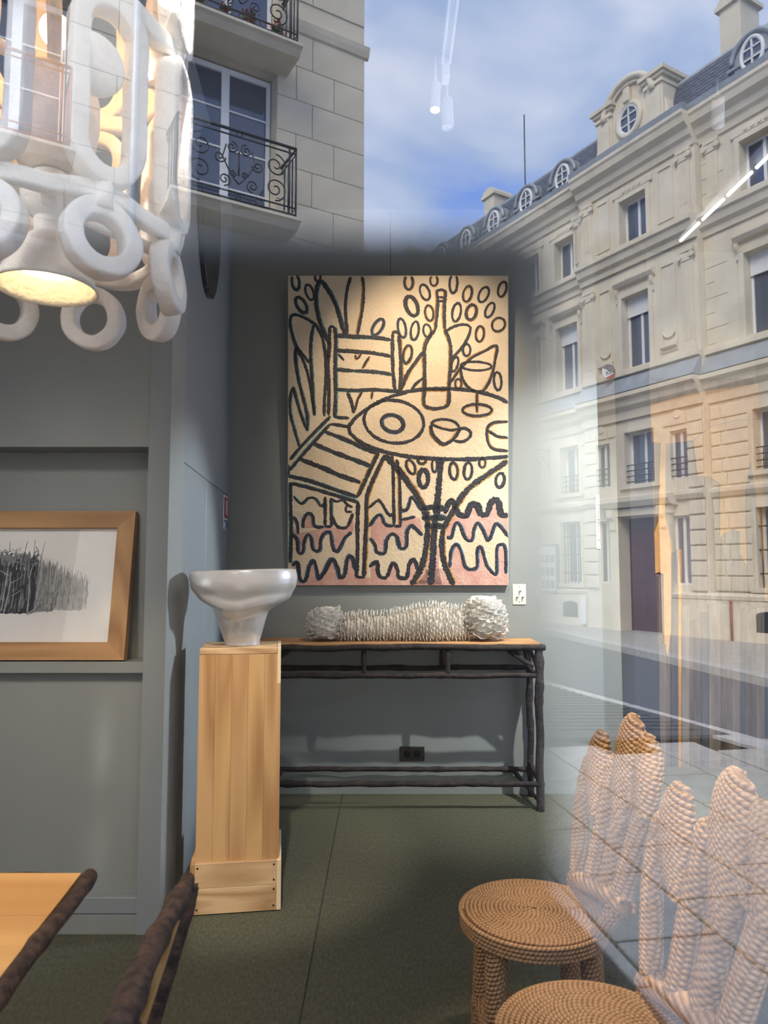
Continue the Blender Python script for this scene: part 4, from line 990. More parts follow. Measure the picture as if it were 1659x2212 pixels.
# the back: a leaning hand of wound columns and leaf-shaped lobes
BS = .24; BN = Vector((1, 0, -BS)).normalized()
def bk(px, py):
    a = (px - 829.5) / F; b = (1106 - py) / F; d = Vector((a, math.cos(PITCH) - math.sin(PITCH) * b, math.sin(PITCH) + math.cos(PITCH) * b))
    t = (.4346 + BS * EYE) / (d.x - BS * d.z); return Vector((0, 0, EYE)) + d * t
def col(name, pix, a, b, mt='rope2', push=0):
    p, L = lerp_path([bk(*q) + BN * push for q in pix]); d_ = (p(1) - p(0)).normalized(); e = d_.cross(BN).normalized()
    return wrap(p, e, BN, a, b, L, .0058, tilt=.62).build(name, M[mt], rc)
def rnd(r, top=.10): return lambda t: r * (1 if t < 1 - top else max(.12, math.sqrt(max(0, 1 - ((t - 1 + top) / top) ** 2))))
def lobe(w_, lo=.35, pk=.55): return lambda t: w_ * max(.14, (lo + (1 - lo) * math.sin(PI / 2 * t / pk)) if t < pk else math.sqrt(max(0, 1 - ((t - pk) / (1 - pk)) ** 2.4)))
col('rope_column', [(1249, 1893), (1255, 1780), (1266, 1690), (1284, 1625)], rnd(.0225), rnd(.020))
col('rope_column', [(1282, 1900), (1302, 1790), (1322, 1700), (1334, 1630)], rnd(.0235), rnd(.021))
col('rope_column', [(1312, 1912), (1334, 1810), (1354, 1720), (1368, 1640)], rnd(.023), rnd(.021))
col('rope_column', [(1342, 1935), (1372, 1830), (1396, 1740), (1406, 1660)], rnd(.0245), rnd(.022))
col('leaf_lobe', [(1296, 1765), (1298, 1700), (1300, 1640), (1306, 1580)], lobe(.062, .25, .62), lobe(.024, .6, .6), push=-.010)
col('leaf_lobe', [(1350, 1800), (1364, 1710), (1374, 1620), (1380, 1546)], lobe(.070, .22, .60), lobe(.027, .6, .6), push=-.014)
col('leaf_lobe', [(1398, 1770), (1406, 1710), (1408, 1650), (1404, 1588)], lobe(.038, .6, .6), lobe(.026, .6, .6), push=-.006)
sw_ = MB(); c0 = bk(1394, 1722) - BN * .026; e1 = Vector((0, -1, 0)); e2 = BN.cross(e1).normalized(); pts = []
for i in range(int(3.2 * 24)):
    a = 2 * PI * i / 24; r = .004 + .0108 * a / (2 * PI); pts.append(c0 + e1 * (r * math.cos(a)) + e2 * (r * math.sin(a)))
sw_.tube(pts, .0056, 6); sw_.build('rope_swirl', M['rope2'], rc)
p, L = lerp_path([bk(1240, 1897), bk(1280, 1912), bk(1320, 1935), bk(1352, 1962)]); d_ = (p(1) - p(0)).normalized(); e = d_.cross(BN).normalized()
wrap(p, e, BN, lambda t: .020, lambda t: .020, L, .0056).build('back_foot_roll', M['rope2'], rc)
for q in ((1252, 1885), (1335, 1930)):
    a_ = bk(*q); p, L = lerp_path([a_ + Vector((.004, 0, .01)), a_ + Vector((-.02, 0, -.06)), Vector((RCX + .125, a_.y * .6 + RCY * .4, .40))])
    wrap(p, EY, EX, lambda t: .019, lambda t: .019, L, .0056).build('back_bracket', M['rope'], rc)
dup(rc, (.016, -.511, 0), 'nearer rope-wrapped chair whose round coiled seat runs off the lower edge')

# ================================================================== relief at the far right
AY = YB - .04
def ap(cx, cy): q = at(1270 + cx / 2.458, 780 + cy / 2.458, AY - .03); return (q.x, q.z)
art = thing('wall_relief', 'tall wooden relief of weathered planks and gold panels in the far right recess', 'artwork', (2.1, AY, .1))
lo_, hi_ = ap(262, 2200), ap(1080, 90)
MB().bbox(lo_[0], XR - .02, AY - .022, AY, lo_[1], hi_[1], .002).build('ground_board', M['plank2'], art)
def piece(name, poly, y0, y1, mt): MB().prism([ap(*q) for q in poly], 'y', AY - y1, AY - y0).build(name, M[mt], art)
piece('gold_panel', [(264, 250), (560, 170), (1078, 92), (1078, 300), (800, 312), (650, 345), (560, 420), (420, 440), (264, 420)], .0225, .031, 'gold')
piece('gold_panel', [(560, 425), (650, 348), (800, 315), (1078, 303), (1078, 1275), (935, 1275), (800, 1010), (702, 960), (700, 650), (640, 612), (582, 612)], .0225, .033, 'gold')
piece('forked_trunk', [(268, 425), (336, 425), (331, 860), (345, 922), (372, 850), (384, 425), (412, 440), (406, 820), (440, 965), (438, 1430), (420, 1570), (403, 1500), (398, 1130), (372, 1120), (342, 1135), (322, 930), (298, 905), (276, 935)], .0225, .040, 'gold')
piece('spire', [(857, 535), (882, 700), (906, 960), (926, 1080), (932, 1300), (850, 1300), (840, 1000), (834, 700)], .0335, .050, 'plank')
piece('gable_shape', [(705, 930), (760, 892), (800, 905), (803, 1275), (705, 1275)], .0335, .046, 'plank2')
for i, (x0, x1, y0, y1, mt) in enumerate([(256, 308, 935, 2190, 'plank2'), (309, 342, 1060, 2190, 'plank'), (343, 372, 1140, 2190, 'plank3'), (373, 408, 1500, 2190, 'plank2'), (409, 438, 1580, 2190, 'plank'), (440, 474, 1000, 2190, 'plank3'),
                              (475, 492, 1000, 2190, 'gold'), (493, 530, 1290, 2190, 'plank2'), (531, 598, 1360, 2190, 'plank'), (599, 638, 1330, 2190, 'plank3'), (639, 700, 1280, 2190, 'plank2'), (701, 760, 1290, 2190, 'plank'), (761, 808, 1290, 2190, 'plank2'),
                              (809, 832, 1310, 2190, 'plank3'), (833, 885, 1310, 2190, 'plank'), (886, 928, 1310, 2190, 'plank2'), (930, 985, 1290, 2190, 'navy'), (986, 1060, 1290, 2190, 'plank')]):
    piece('plank', [(x0, y0 + 14 * (i % 3)), (x1, y0), (x1, y1), (x0, y1)], .0225, .034 + .006 * (i % 4), mt)
lab = MB().bbox(1.276, 1.300, BW - .006, BW, 1.432, 1.757, .001).build('colour_label', M['white'])
tag(lab, 'narrow white label strip with small coloured prints on the wall edge', 'label')
for zt, hh, mt in ((.052, .014, 'print_pink'), (.075, .004, 'print_grey'), (.088, .003, 'print_grey'), (.100, .005, 'print_grey'), (.112, .005, 'print_green'), (.124, .012, 'print_pink'), (.142, .012, 'print_grey'), (.158, .006, 'print_grey'), (.170, .006, 'blue'), (.182, .010, 'print_pink'),
                   (.198, .004, 'print_grey'), (.211, .012, 'print_pink'), (.232, .003, 'print_grey'), (.250, .004, 'print_grey'), (.268, .008, 'print_grey'), (.282, .003, 'print_grey')):
    MB().box(1.284, 1.299, BW - .0066, BW - .0059, 1.757 - zt - hh, 1.757 - zt).build('printed_mark', M[mt], lab)

# ================================================================== ceiling lights
tr = thing('lighting_track', 'white lighting track with two lips running along the ceiling', 'track', (.27, 2.0, 3.5))
t_ = MB(); t_.box(.248, .258, .5, 2.96, 3.49, 3.53); t_.box(.28, .29, .5, 2.96, 3.49, 3.53); t_.build('track_lip', M['white_metal'], tr)
MB().box(.248, .29, .5, 2.96, 3.53, CEIL).build('track_body', M['white_metal'], tr)
MB().bbox(.252, .286, 2.965, 3.03, 3.44, 3.53, .004).build('end_feed', M['white_metal'], tr)
def spot(name, label, base, aim, en, ang, colr, face='spot_face', blend=.35, r=.028, ln=.13, soft=None, hd=None):
    base = Vector(base); d = (Vector(aim) - base).normalized(); o = thing(name, label, 'spotlight', base, 'track spotlights')
    beam = d
    if hd: d = Vector(hd).normalized()
    mb = MB(); mb.tube([base - d * ln, base - d * (ln - .006), base], [r * .9, r, r], 24, caps=False); mb.tube([base - d * ln, base - d * (ln - .001)], r * .9, 24); mb.build('housing', M['white_metal'], o)
    MB().tube([base - d * .008, base - d * .006], r * .88, 24).build('lens', M[face], o)
    MB().tube([base - d * (ln * .7), Vector((base.x, base.y, CEIL)) - Vector((d.x, d.y, 0)) * ln * .7], .006, 8).build('stem', M['white_metal'], o)
    l = bpy.data.lights.new('spot_beam', 'SPOT'); l.energy = en; l.spot_size = math.radians(ang); l.spot_blend = blend; l.color = colr; l.shadow_soft_size = soft or r
    q = bpy.data.objects.new('spot_beam', l); COL.objects.link(q); q.location = base + d * .012; q.rotation_euler = beam.to_track_quat('-Z', 'Y').to_euler()
    return o
spot('track_spotlight', 'white cylinder spotlight with a glowing lens on the ceiling track', (.222, 2.99, 3.30), (.29, BW, 2.22), 140, 66, (1, .80, .58), blend=1.0, hd=(-.05, -.10, -1), r=.021)
spot('track_spotlight', 'white cylinder spotlight with a dull lens at the end of the ceiling track', (.288, 3.115, 3.30), (.25, 4.15, .95), 66, 46, (1, .88, .74), face='white_metal', blend=.6, hd=(.03, .05, -1))
spot('track_spotlight', 'white cylinder spotlight by the ceiling aimed at the gold relief', (1.55, 3.2, 3.36), (2.3, 4.95, 2.0), 40, 56, (1, .72, .42))
spot('track_spotlight', 'white cylinder spotlight by the ceiling aimed at the rope chairs', (1.0, 1.4, 3.38), (.64, 1.72, .62), 235, 22, (1, .84, .64), blend=.7)
spot('track_spotlight', 'unseen added spotlight above the window brightening the picture niche', (-1.15, .40, 3.0), (-1.25, 2.75, .62), 118, 50, (1, .95, .90), blend=1.0, soft=.18)  # out of view, put in to lift the niche wall and drawing
spot('track_spotlight', 'white cylinder spotlight by the ceiling washing the right end of the back wall', (1.5, 2.5, 3.38), (1.25, 4.3, 1.05), 560, 60, (.97, 1, .96), blend=1.0)
spot('track_spotlight', 'unseen added spotlight above the window brightening the oak pedestal', (-.27, .9, 3.38), (-.55, 2.9, .70), 330, 24, (1, .92, .82), blend=.6)  # extra beam from out of view that brightens the pedestal
spot('track_spotlight', 'unseen added spotlight above the window brightening the white plaster lamp', (.15, .35, 3.2), (-.64, 1.4, 2.12), 13, 30, (1, .94, .86), blend=.6)  # added out of view only to whiten the plaster lamp's faces
ws_ = thing('added_side_light', 'unseen added lamp on the right wall shining across at the flush doors', 'spotlight', (XR - .16, 3.8, 1.85))  # added lamp out of view, stands in for daylight from the right
MB().tube([(XR, 3.8, 1.85), (XR - .06, 3.8, 1.85)], .05, 20).tube([(XR - .06, 3.8, 1.85), (XR - .16, 3.79, 1.84)], .09, 24).build('housing', M['white_metal'], ws_)
l_ = bpy.data.lights.new('spot_beam', 'SPOT'); l_.energy = 330; l_.spot_size = math.radians(34); l_.spot_blend = .5; l_.color = (.86, .95, 1); l_.shadow_soft_size = .09
o_ = bpy.data.objects.new('spot_beam', l_); COL.objects.link(o_); o_.location = (XR - .18, 3.79, 1.84); o_.rotation_euler = (Vector((-.9, 3.15, 1.0)) - Vector(o_.location)).to_track_quat('-Z', 'Y').to_euler()
ls = thing('led_line', 'line of white glowing light tubes under the ceiling at far right', 'light', (1.96, 4.0, 3.46))
for i in range(6):
    y1 = 4.56 - .287 * i; MB().tube([(1.937 + .062 * (4.56 - y1), y1, 3.45), (1.937 + .062 * (4.56 - y1 + .24), y1 - .24, 3.45)], .0095, 10).build('light_tube', M['led'], ls)
MB().box(1.925, 2.04, 2.8, 4.58, 3.47, CEIL).build('carrier_rail', M['ceiling'], ls)

# ================================================================== the street outside, in front of the shop
# Laid out in plan as it looks in the pane and turned over the pane's plane to where it stands.
SG = -.2                                        # street level, one step below the shop floor
P0 = Vector((7.9525, 15.123, 0)); U = Vector((-.5, .8660254, 0)); NF = Vector((-.8660254, -.5, 0))
def fr(p): q = P0 + U * p.x + NF * p.y; return mirror((q.x, q.y, p.z))       # p = (along the front, out of it, height)
FB = lambda: MB(fr, True)
def wall_with_holes(mb, s0, s1, z0, z1, holes, o0, o1):
    ss = sorted({s0, s1, *[h[0] for h in holes], *[h[1] for h in holes]}); zs = sorted({z0, z1, *[h[2] for h in holes], *[h[3] for h in holes]})
    ss = [x for x in ss if s0 <= x <= s1]; zs = [z for z in zs if z0 <= z <= z1]
    for a, b in zip(ss, ss[1:]):
        run = None
        for c, d in zip(zs, zs[1:]):
            m = ((a + b) / 2, (c + d) / 2)
            if any(h[0] < m[0] < h[1] and h[2] < m[1] < h[3] for h in holes):
                if run: mb.box(a, b, o0, o1, run[0], run[1]); run = None
            else: run = (run[0], d) if run else (c, d)
        if run: mb.box(a, b, o0, o1, run[0], run[1])
def cornice(name, prof, segs, mt, parent):
    """profile of (out, z) run along the front; segs = (s0, s1, extra out)"""
    mb = FB()
    for s0, s1, ex_ in segs: mb.prism([(o + ex_ if o > -.2 else o, z) for o, z in prof], 'x', s0, s1)
    return mb.build(name, M[mt], parent)
bld = thing('stone_building', 'long pale stone building with slate mansard across the street', 'building', fr(Vector((5, 0, SG))))
SA, SB = -7.0, 27.0
PV0, PV1 = 1.15, 4.75
WC = [2.95, 5.55] + [5.55 + 1.5 * i for i in range(1, 14)] + [-.25 - 1.55 * i for i in range(5)]
ROWS = [(9.55, 10.72, .42), (6.32, 8.18, .42), (3.40, 4.72, .36), (.92, 2.62, .38)]
holes = []
for s in WC:
    for i, (z0, z1, hw) in enumerate(ROWS):
        if i == 3 and s == 2.95: holes.append((s - .62, s + .62, SG, 2.58)); continue
        if i == 2 and s == 2.95: holes.append((s - .45, s + .45, z0, z1)); continue
        holes.append((s - hw, s + hw, z0, z1))
for s in (2.95 - 1.12, 2.95 + 1.2):
    holes += [(s - .24, s + .24, 3.40, 4.55), (s - .24, s + .24, .95, 2.55)]
mb = FB(); wall_with_holes(mb, SA, PV0, SG, 11.2, holes, -.45, 0); wall_with_holes(mb, PV1, SB, SG, 11.2, holes, -.45, 0); wall_with_holes(mb, PV0, PV1, SG, 11.2, holes, -.45, .22)
mb.build('facade', M['stone'], bld)
FB().box(SA, SB, -9, -.46, SG, 12.0).build('body', M['stone'], bld)
SEG = lambda e=.22: [(SA, PV0, 0), (PV0, PV1, e), (PV1, SB, 0)]
cornice('eaves_cornice', [(-.3, 11.15), (.05, 11.15), (.08, 11.3), (.16, 11.36), (.2, 11.5), (.34, 11.6), (.38, 11.75), (.42, 11.8), (.42, 11.88), (-.3, 11.88)], SEG(), 'stone', bld)
cornice('zinc_gutter', [(-.3, 11.885), (.40, 11.885), (.43, 12.03), (.34, 12.05), (-.3, 12.02)], SEG(), 'zinc', bld)
cornice('sill_cornice', [(0, 8.92), (.05, 8.92), (.07, 9.05), (.16, 9.12), (.2, 9.28), (.26, 9.32), (.26, 9.42), (0, 9.5)], SEG(.24), 'stone', bld)
cornice('first_floor_cornice', [(0, 5.05), (.05, 5.05), (.08, 5.25), (.2, 5.36), (.24, 5.5), (.34, 5.56), (.34, 5.66), (0, 5.68)], SEG(.24), 'stone', bld)
cornice('lead_ledge', [(0, 5.685), (.34, 5.685), (.06, 6.12), (.0, 6.14)], SEG(.24), 'zinc', bld)
cornice('sill_band', [(0, 6.145), (.12, 6.16), (.12, 6.26), (0, 6.28)], SEG(.24), 'stone', bld)
cornice('ground_floor_band', [(0, 2.92), (.06, 2.92), (.12, 3.02), (.12, 3.10), (0, 3.14)], SEG(.24), 'stone', bld)
cornice('plinth_cap', [(0, .66), (.12, .66), (.14, .74), (0, .80)], [(SA, 2.3, .22), (3.6, SB, 0)], 'stone', bld)
cornice('plinth', [(0, SG), (.10, SG), (.10, .655), (0, .655)], [(SA, 2.3, .22), (3.6, SB, 0)], 'stone', bld)
# rusticated courses of the ground storeys, block by block where they show largest
blk_mesh = {}
def stone_block(s0, s1, o, z0, z1):
    key = (round(s1 - s0, 2), round(z1 - z0, 2))
    if key not in blk_mesh:
        b = MB(); b.bbox(0, key[0], 0, .035, 0, key[1], .018); me = b.mesh('stone_block'); me.materials.append(M['stone']); blk_mesh[key] = me
    ob = bpy.data.objects.new('stone_block', blk_mesh[key]); COL.objects.link(ob)
    q = fr(Vector((s0, o, z0))); ux = fr(Vector((1, 0, 0))) - fr(Vector((0, 0, 0))); uy = fr(Vector((0, 1, 0))) - fr(Vector((0, 0, 0)))
    mw = Matrix((ux, uy, Vector((0, 0, 1)))).transposed().to_4x4(); mw.translation = q
    ob.parent = bld; ob.matrix_parent_inverse = Matrix.Translation(WPOS[bld.name]).inverted(); ob.matrix_basis = mw
def free(s0, s1, z0, z1): return not any(h[0] - .07 < s1 and s0 < h[1] + .07 and h[2] - .05 < z1 and z0 < h[3] + .05 for h in holes)
for r_ in range(12):
    z0 = .83 + .345 * r_ if r_ < 6 else 3.17 + .30 * (r_ - 6); z1 = z0 + (.315 if r_ < 6 else .275)
    if z1 > 5.0: continue
    for s0, s1, o in ((PV0 + .02, PV0 + .42, .22), (PV1 - .42, PV1 - .02, .22)):
        stone_block(s0, s1, o + .03, z0, z1)
    for a, b, o in ((-.95, PV0, 0), (PV1, 13.2, 0), (PV0 + .45, PV1 - .45, .22)):
        s = a + .02; k = r_ % 2
        while s < b - .1:
            e = min(s + (.62 if k % 2 else .5), b - .02); k += 1
            if free(s, e, z0, z1) and e - s > .1: stone_block(s, e, o, z0, z1)
            elif e - s > .3:
                m_ = (s + e) / 2
                for q0, q1 in ((s, m_ - .015), (m_ + .015, e)):
                    if free(q0, q1, z0, z1): stone_block(q0, q1, o, z0, z1)
            s = e + .03
# windows
def house_window(parent, xf, s, hw, z0, z1, o, blind=0, arch=False, bars=False):
    wf_ = MB(xf, True); t = .05
    for a, b, c, d in ((s - hw, s - hw + t, z0, z1), (s + hw - t, s + hw, z0, z1), (s - hw + t, s + hw - t, z0, z0 + t), (s - hw + t, s + hw - t, z1 - t, z1), (s - .035, s + .035, z0 + t, z1 - t)): wf_.box(a, b, o, o + .05, c, d)
    f = wf_.build('window', M['house_white'], parent)
    MB(xf, True).box(s - hw + t, s + hw - t, o + .012, o + .02, z0 + t, z1 - t).build('pane', M['pane'], f)
    if blind: MB(xf, True).box(s - hw + .01, s + hw - .01, o + .055, o + .10, z1 - blind, z1).build('blind_box', M['house_white'], f)
    return f
for s in WC:
    if s > 18: continue
    for i, (z0, z1, hw) in enumerate(ROWS):
        pv_ = .22 if PV0 < s < PV1 else 0
        if s == 2.95 and i == 3: continue
        hw2 = .45 if (s == 2.95 and i == 2) else hw
        house_window(bld, fr, s, hw2, z0, z1, -.27 + pv_, blind=(.48 if i == 1 and s < 7 else 0))
        mb = FB(); oo = pv_
        for a, b in ((s - hw2 - .12, s - hw2), (s + hw2, s + hw2 + .12)):
            if i < 2: mb.box(a, b, oo, oo + .05, z0 - .04, z1 + .12)
        if i < 2:
            mb.box(s - hw2, s + hw2, oo, oo + .05, z1, z1 + .12)
            mb.prism([(oo, z1 + .26), (oo + .10, z1 + .30), (oo + .16, z1 + .38), (oo + .16, z1 + .44), (oo, z1 + .46)] if i == 1 else [(oo, z1 + .13), (oo + .05, z1 + .14), (oo + .05, z1 + .30), (oo, z1 + .32)], 'x', s - hw2 - .2, s + hw2 + .2)
            if i == 1:
                for q in (s - hw2 - .16, s + hw2 + .10):
                    mb.prism([(oo, z1 - .12), (oo + .05, z1 - .10), (oo + .05, z1 + .02), (oo + .11, z1 + .14), (oo + .12, z1 + .26), (oo, z1 + .26)], 'x', q, q + .07)
            else:
                for q in (-.24, -.08, .08, .24): mb.tube([(s + q, oo + .05, z1 + .22), (s + q, oo + .075, z1 + .22)], .045, 12)
        mb.box(s - hw2 - .14, s + hw2 + .14, oo, oo + .09, z0 - .10, z0)
        if i >= 2: mb.box(s - hw2 - .06, s - hw2, oo, oo + .04, z0, z1 + .06); mb.box(s + hw2, s + hw2 + .06, oo, oo + .04, z0, z1 + .06); mb.box(s - hw2, s + hw2, oo, oo + .04, z1, z1 + .06)
        mb.build('window_surround', M['stone'], bld)
        if i == 2:
            g = FB()
            for q in (.08, .22, .36, .5): g.tube([(s - hw2, oo - .04, z0 + q), (s + hw2, oo - .04, z0 + q)], .014, 6)
            for q in (-.2, .2): g.tube([(s + q, oo - .04, z0), (s + q, oo - .04, z0 + .5)], .012, 6)
            g.build('guard_rail', M['iron'], bld)
        if i == 3:
            g = FB()
            for q in range(6): x = s - hw2 + (q + .5) * hw2 / 3; g.tube([(x, oo - .05, z0), (x, oo - .05, z1)], .012, 6)
            for q in (.3, .8, 1.3): g.tube([(s - hw2, oo - .05, z0 + q), (s + hw2, oo - .05, z0 + q)], .016, 6)
            g.build('window_grille', M['iron'], bld)
            v = FB(); v.prism([(s - .28, .02), (s + .28, .02), (s + .28, .36)] + [(s + .28 * math.cos(PI * k / 8), .36 + .09 * math.sin(PI * k / 8)) for k in range(1, 8)] + [(s - .28, .36)], 'y', .10 + (.22 if s < 2.3 else 0), .104 + (.22 if s < 2.3 else 0)); v.build('cellar_vent', M['iron'], bld)
for s in (2.95 - 1.12, 2.95 + 1.2):
    house_window(bld, fr, s, .24, 3.40, 4.55, .06); house_window(bld, fr, s, .24, .95, 2.55, .06)
    g = FB()
    for q in (.08, .22, .36, .5): g.tube([(s - .24, .19, 3.40 + q), (s + .24, .19, 3.40 + q)], .014, 6)
    g.build('guard_rail', M['iron'], bld)
    mb = FB(); mb.tube([(s, .22, 4.92), (s, .28, 4.92)], .10, 16); mb.build('rosette', M['stone'], bld)
# street door
dr_ = FB(); dr_.box(2.95 - .62, 2.95 + .62, -.12, -.04, SG, 2.58); dd = dr_.build('street_door', M['door_red'], bld)
for q in (-.46, .12):
    for z0, z1 in ((.1, .8), (1.0, 1.9)): FB().bbox(2.95 + q, 2.95 + q + .34, -.04, -.015, z0, z1, .015).build('door_panel', M['door_red'], dd)
mb = FB(); mb.box(2.05, 2.33, .22, .36, SG, 2.62); mb.box(3.57, 3.85, .22, .36, SG, 2.62); mb.box(2.0, 3.9, .22, .40, 2.62, 2.80); mb.prism([(.22, 2.8), (.5, 2.84), (.58, 2.96), (.58, 3.06), (.22, 3.1)], 'x', 1.9, 4.0); mb.build('door_surround', M['stone'], bld)
for q in (2.1, 3.62):
    FB().prism([(.36, 2.25), (.42, 2.3), (.44, 2.5), (.54, 2.6), (.54, 2.8), (.36, 2.8)], 'x', q, q + .17).build('door_bracket', M['stone'], bld)
# pilasters
def pilaster(s, o, z0, z1, cap='ionic'):
    mb = FB(); mb.box(s - .2, s + .2, o, o + .07, z0, z0 + .18); mb.box(s - .15, s + .15, o, o + .05, z0 + .18, z1 - .3)
    for q in (-.09, -.03, .03, .09): mb.box(s + q - .014, s + q + .014, o + .05, o + .065, z0 + .3, z1 - .4)
    mb.box(s - .19, s + .19, o, o + .09, z1 - .1, z1); mb.box(s - .16, s + .16, o, o + .07, z1 - .3, z1 - .1)
    for q in (-.16, .16): mb.tube([(s + q, o + .04, z1 - .19), (s + q, o + .11, z1 - .19)], .07, 14)
    mb.build('pilaster', M['stone'], bld)
for s in (PV0 + .28, PV1 - .28):
    pilaster(s, .22, 9.5, 11.15); pilaster(s, .22, 6.28, 8.75)
for s in (PV1 + .3, PV0 - .3):
    pilaster(s, 0, 9.5, 11.15)
for s0, s1 in ((1.75, 2.2), (3.72, 4.15)):
    mb = FB()
    for z0, z1 in ((9.65, 11.0), (6.45, 8.6)):
        mb.box(s0, s1, .22, .25, z0, z0 + .05); mb.box(s0, s1, .22, .25, z1 - .05, z1); mb.box(s0, s0 + .05, .22, .25, z0 + .05, z1 - .05); mb.box(s1 - .05, s1, .22, .25, z0 + .05, z1 - .05)
    mb.prism([(.22, 6.5), (.34, 6.55), (.34, 6.62), (.22, 6.66)], 'x', s0, s1)
    mb.tube([((s0 + s1) / 2 + .16 * math.cos(PI + PI * k / 12), .25, 6.95 + .16 * math.sin(PI + PI * k / 12)) for k in range(13)], .025, 6)
    mb.build('wall_panel_moulding', M['stone'], bld)
# ashlar joints of the upper walls as thin recesses would show: proud blocks, joined
ash = FB()
for a, b, o in ((-.95, PV0, 0), (PV1 + .55, 14.0, 0)):
    for r_ in range(14):
        z0 = 6.4 + .355 * r_
        if z0 + .34 > 11.1 or (8.85 < z0 + .34 and z0 < 9.52): continue
        s = a + .3 * (r_ % 2)
        while s < b - .2:
            e = min(s + .62, b)
            if not any(h[0] - .26 < e and s < h[1] + .26 and h[2] - .2 < z0 + .34 and z0 < h[3] + .5 for h in holes): ash.bbox(s + .006, e - .006, o, o + .012, z0, z0 + .34, .006)
            s = e
ash.build('ashlar_facing', M['stone'], bld, kind='stuff')
# roof
rf = FB(); rf.prism([(.16, 12.03), (-.24, 13.10), (-.32, 13.16), (-9, 13.3), (-9, 11.9), (.16, 11.9)], 'x', SA, SB); rf = rf.build('mansard_roof', M['slate'], bld)
sl_ = FB(); k = 0
for r_ in range(10):
    t = r_ / 10; o, z = .168 - .40 * t, 12.04 + 1.07 * t; s = -2.0 + .11 * (r_ % 2)
    while s < 16:
        sl_.add([(s + .004, o + .016, z), (s + .216, o + .016, z), (s + .216, o - .040 + .004, z + .116), (s + .004, o - .040 + .004, z + .116)], [(0, 1, 2, 3)]); s += .22
sl_.build('roof_slates', M['slate'], rf, kind='stuff')
FB().tube([(SA, -.29, 13.17), (SB, -.29, 13.17)], .07, 8).build('ridge_roll', M['zinc'], bld)
def arch_poly(s, hw, z0, zs, n=14): return [(s - hw, z0), (s + hw, z0)] + [(s + hw * math.cos(PI * k / n), zs + hw * math.sin(PI * k / n)) for k in range(n + 1)]
def oculus(parent, s, o, zc, rx, rz):
    f = FB(); f.tube([(s + rx * math.cos(2 * PI * k / 28), o, zc + rz * math.sin(2 * PI * k / 28)) for k in range(28)], .045, 8, closed=True)
    f.box(s - .018, s + .018, o - .02, o + .02, zc - rz, zc + rz); f.box(s - rx, s + rx, o - .02, o + .02, zc - .12, zc - .09); f.box(s - rx, s + rx, o - .02, o + .02, zc + .12, zc + .15)
    f = f.build('oval_window', M['house_white'], parent)
    g = FB(); g.prism([(s + rx * math.cos(2 * PI * k / 28), zc + rz * math.sin(2 * PI * k / 28)) for k in range(28)], 'y', o - .03, o - .015); g.build('pane', M['pane'], f)
for s in [5.45, 7.0, 8.55, 10.05, 11.55, 13.05, 14.55, 16.05, -.3, -1.9]:
    d = FB(); d.prism(arch_poly(s, .44, 11.9, 12.42), 'y', -1.2, .14); d.prism(arch_poly(s, .53, 12.36, 12.42), 'y', -1.2, .06)
    d.tube([(s + .49 * math.cos(PI * k / 16), .17, 12.42 + .49 * math.sin(PI * k / 16)) for k in range(17)], .055, 8); d.box(s - .60, s + .60, 0, .18, 12.32, 12.39)
    d = d.build('zinc_dormer', M['zinc'], bld); oculus(bld, s, .165, 12.44, .25, .36)
d = FB(); s = 2.95; d.box(s - 1.05, s - .55, -.6, .30, 12.12, 13.3); d.box(s + .55, s + 1.05, -.6, .30, 12.12, 13.3); d.prism(arch_poly(s, .72, 12.12, 13.0), 'y', -.8, .26)
for q in (-.8, .8): d.box(s + q - .33, s + q + .33, -.6, .38, 13.28, 13.36); d.box(s + q - .28, s + q + .28, -.6, .36, 13.12, 13.20); d.box(s + q - .38, s + q + .38, -.6, .44, 13.36, 13.46); d.box(s + q - .2, s + q + .2, .3, .34, 12.2, 13.05)
d.tube([(s + .78 * math.cos(PI * k / 20), .34, 13.04 + .74 * math.sin(PI * k / 20)) for k in range(21)], .085, 8); d.tube([(s + .66 * math.cos(PI * k / 20), .30, 13.0 + .66 * math.sin(PI * k / 20)) for k in range(21)], .05, 8)
d.tube([(s + .36 * math.cos(2 * PI * k / 28), .28, 12.72 + .42 * math.sin(2 * PI * k / 28)) for k in range(28)], .07, 8, closed=True)
d.bbox(s - .10, s + .10, .26, .40, 13.15, 13.55, .03)
for q in (-1.25, 1.25): d.prism([(s + q * .84, 12.12), (s + q, 12.12), (s + q, 12.2), (s + q * .92, 12.4), (s + q * .84, 12.75)], 'y', -.2, .22)
d.build('stone_dormer', M['stone'], bld); oculus(bld, s, .285, 12.72, .30, .36)
for s, z in ((.45, 14.25), (3.95, 13.75), (9.3, 13.75), (14.4, 13.75)):
    c_ = FB(); c_.box(s - .26, s + .26, -.95, -.25, 12.6, z); c_.box(s - .34, s + .34, -1.02, -.18, z, z + .10); c_.prism([(s - .30, z + .1), (s + .30, z + .1)] + [(s + .30 * math.cos(PI * k / 10), z + .1 + .2 * math.sin(PI * k / 10)) for k in range(1, 10)], 'y', -1.0, -.2); c_.build('chimney', M['stone'], bld)
FB().tube([(10.6, -3.0, 13.3), (10.6, -3.0, 18.3)], .022, 6).build('antenna', M['iron'], bld)
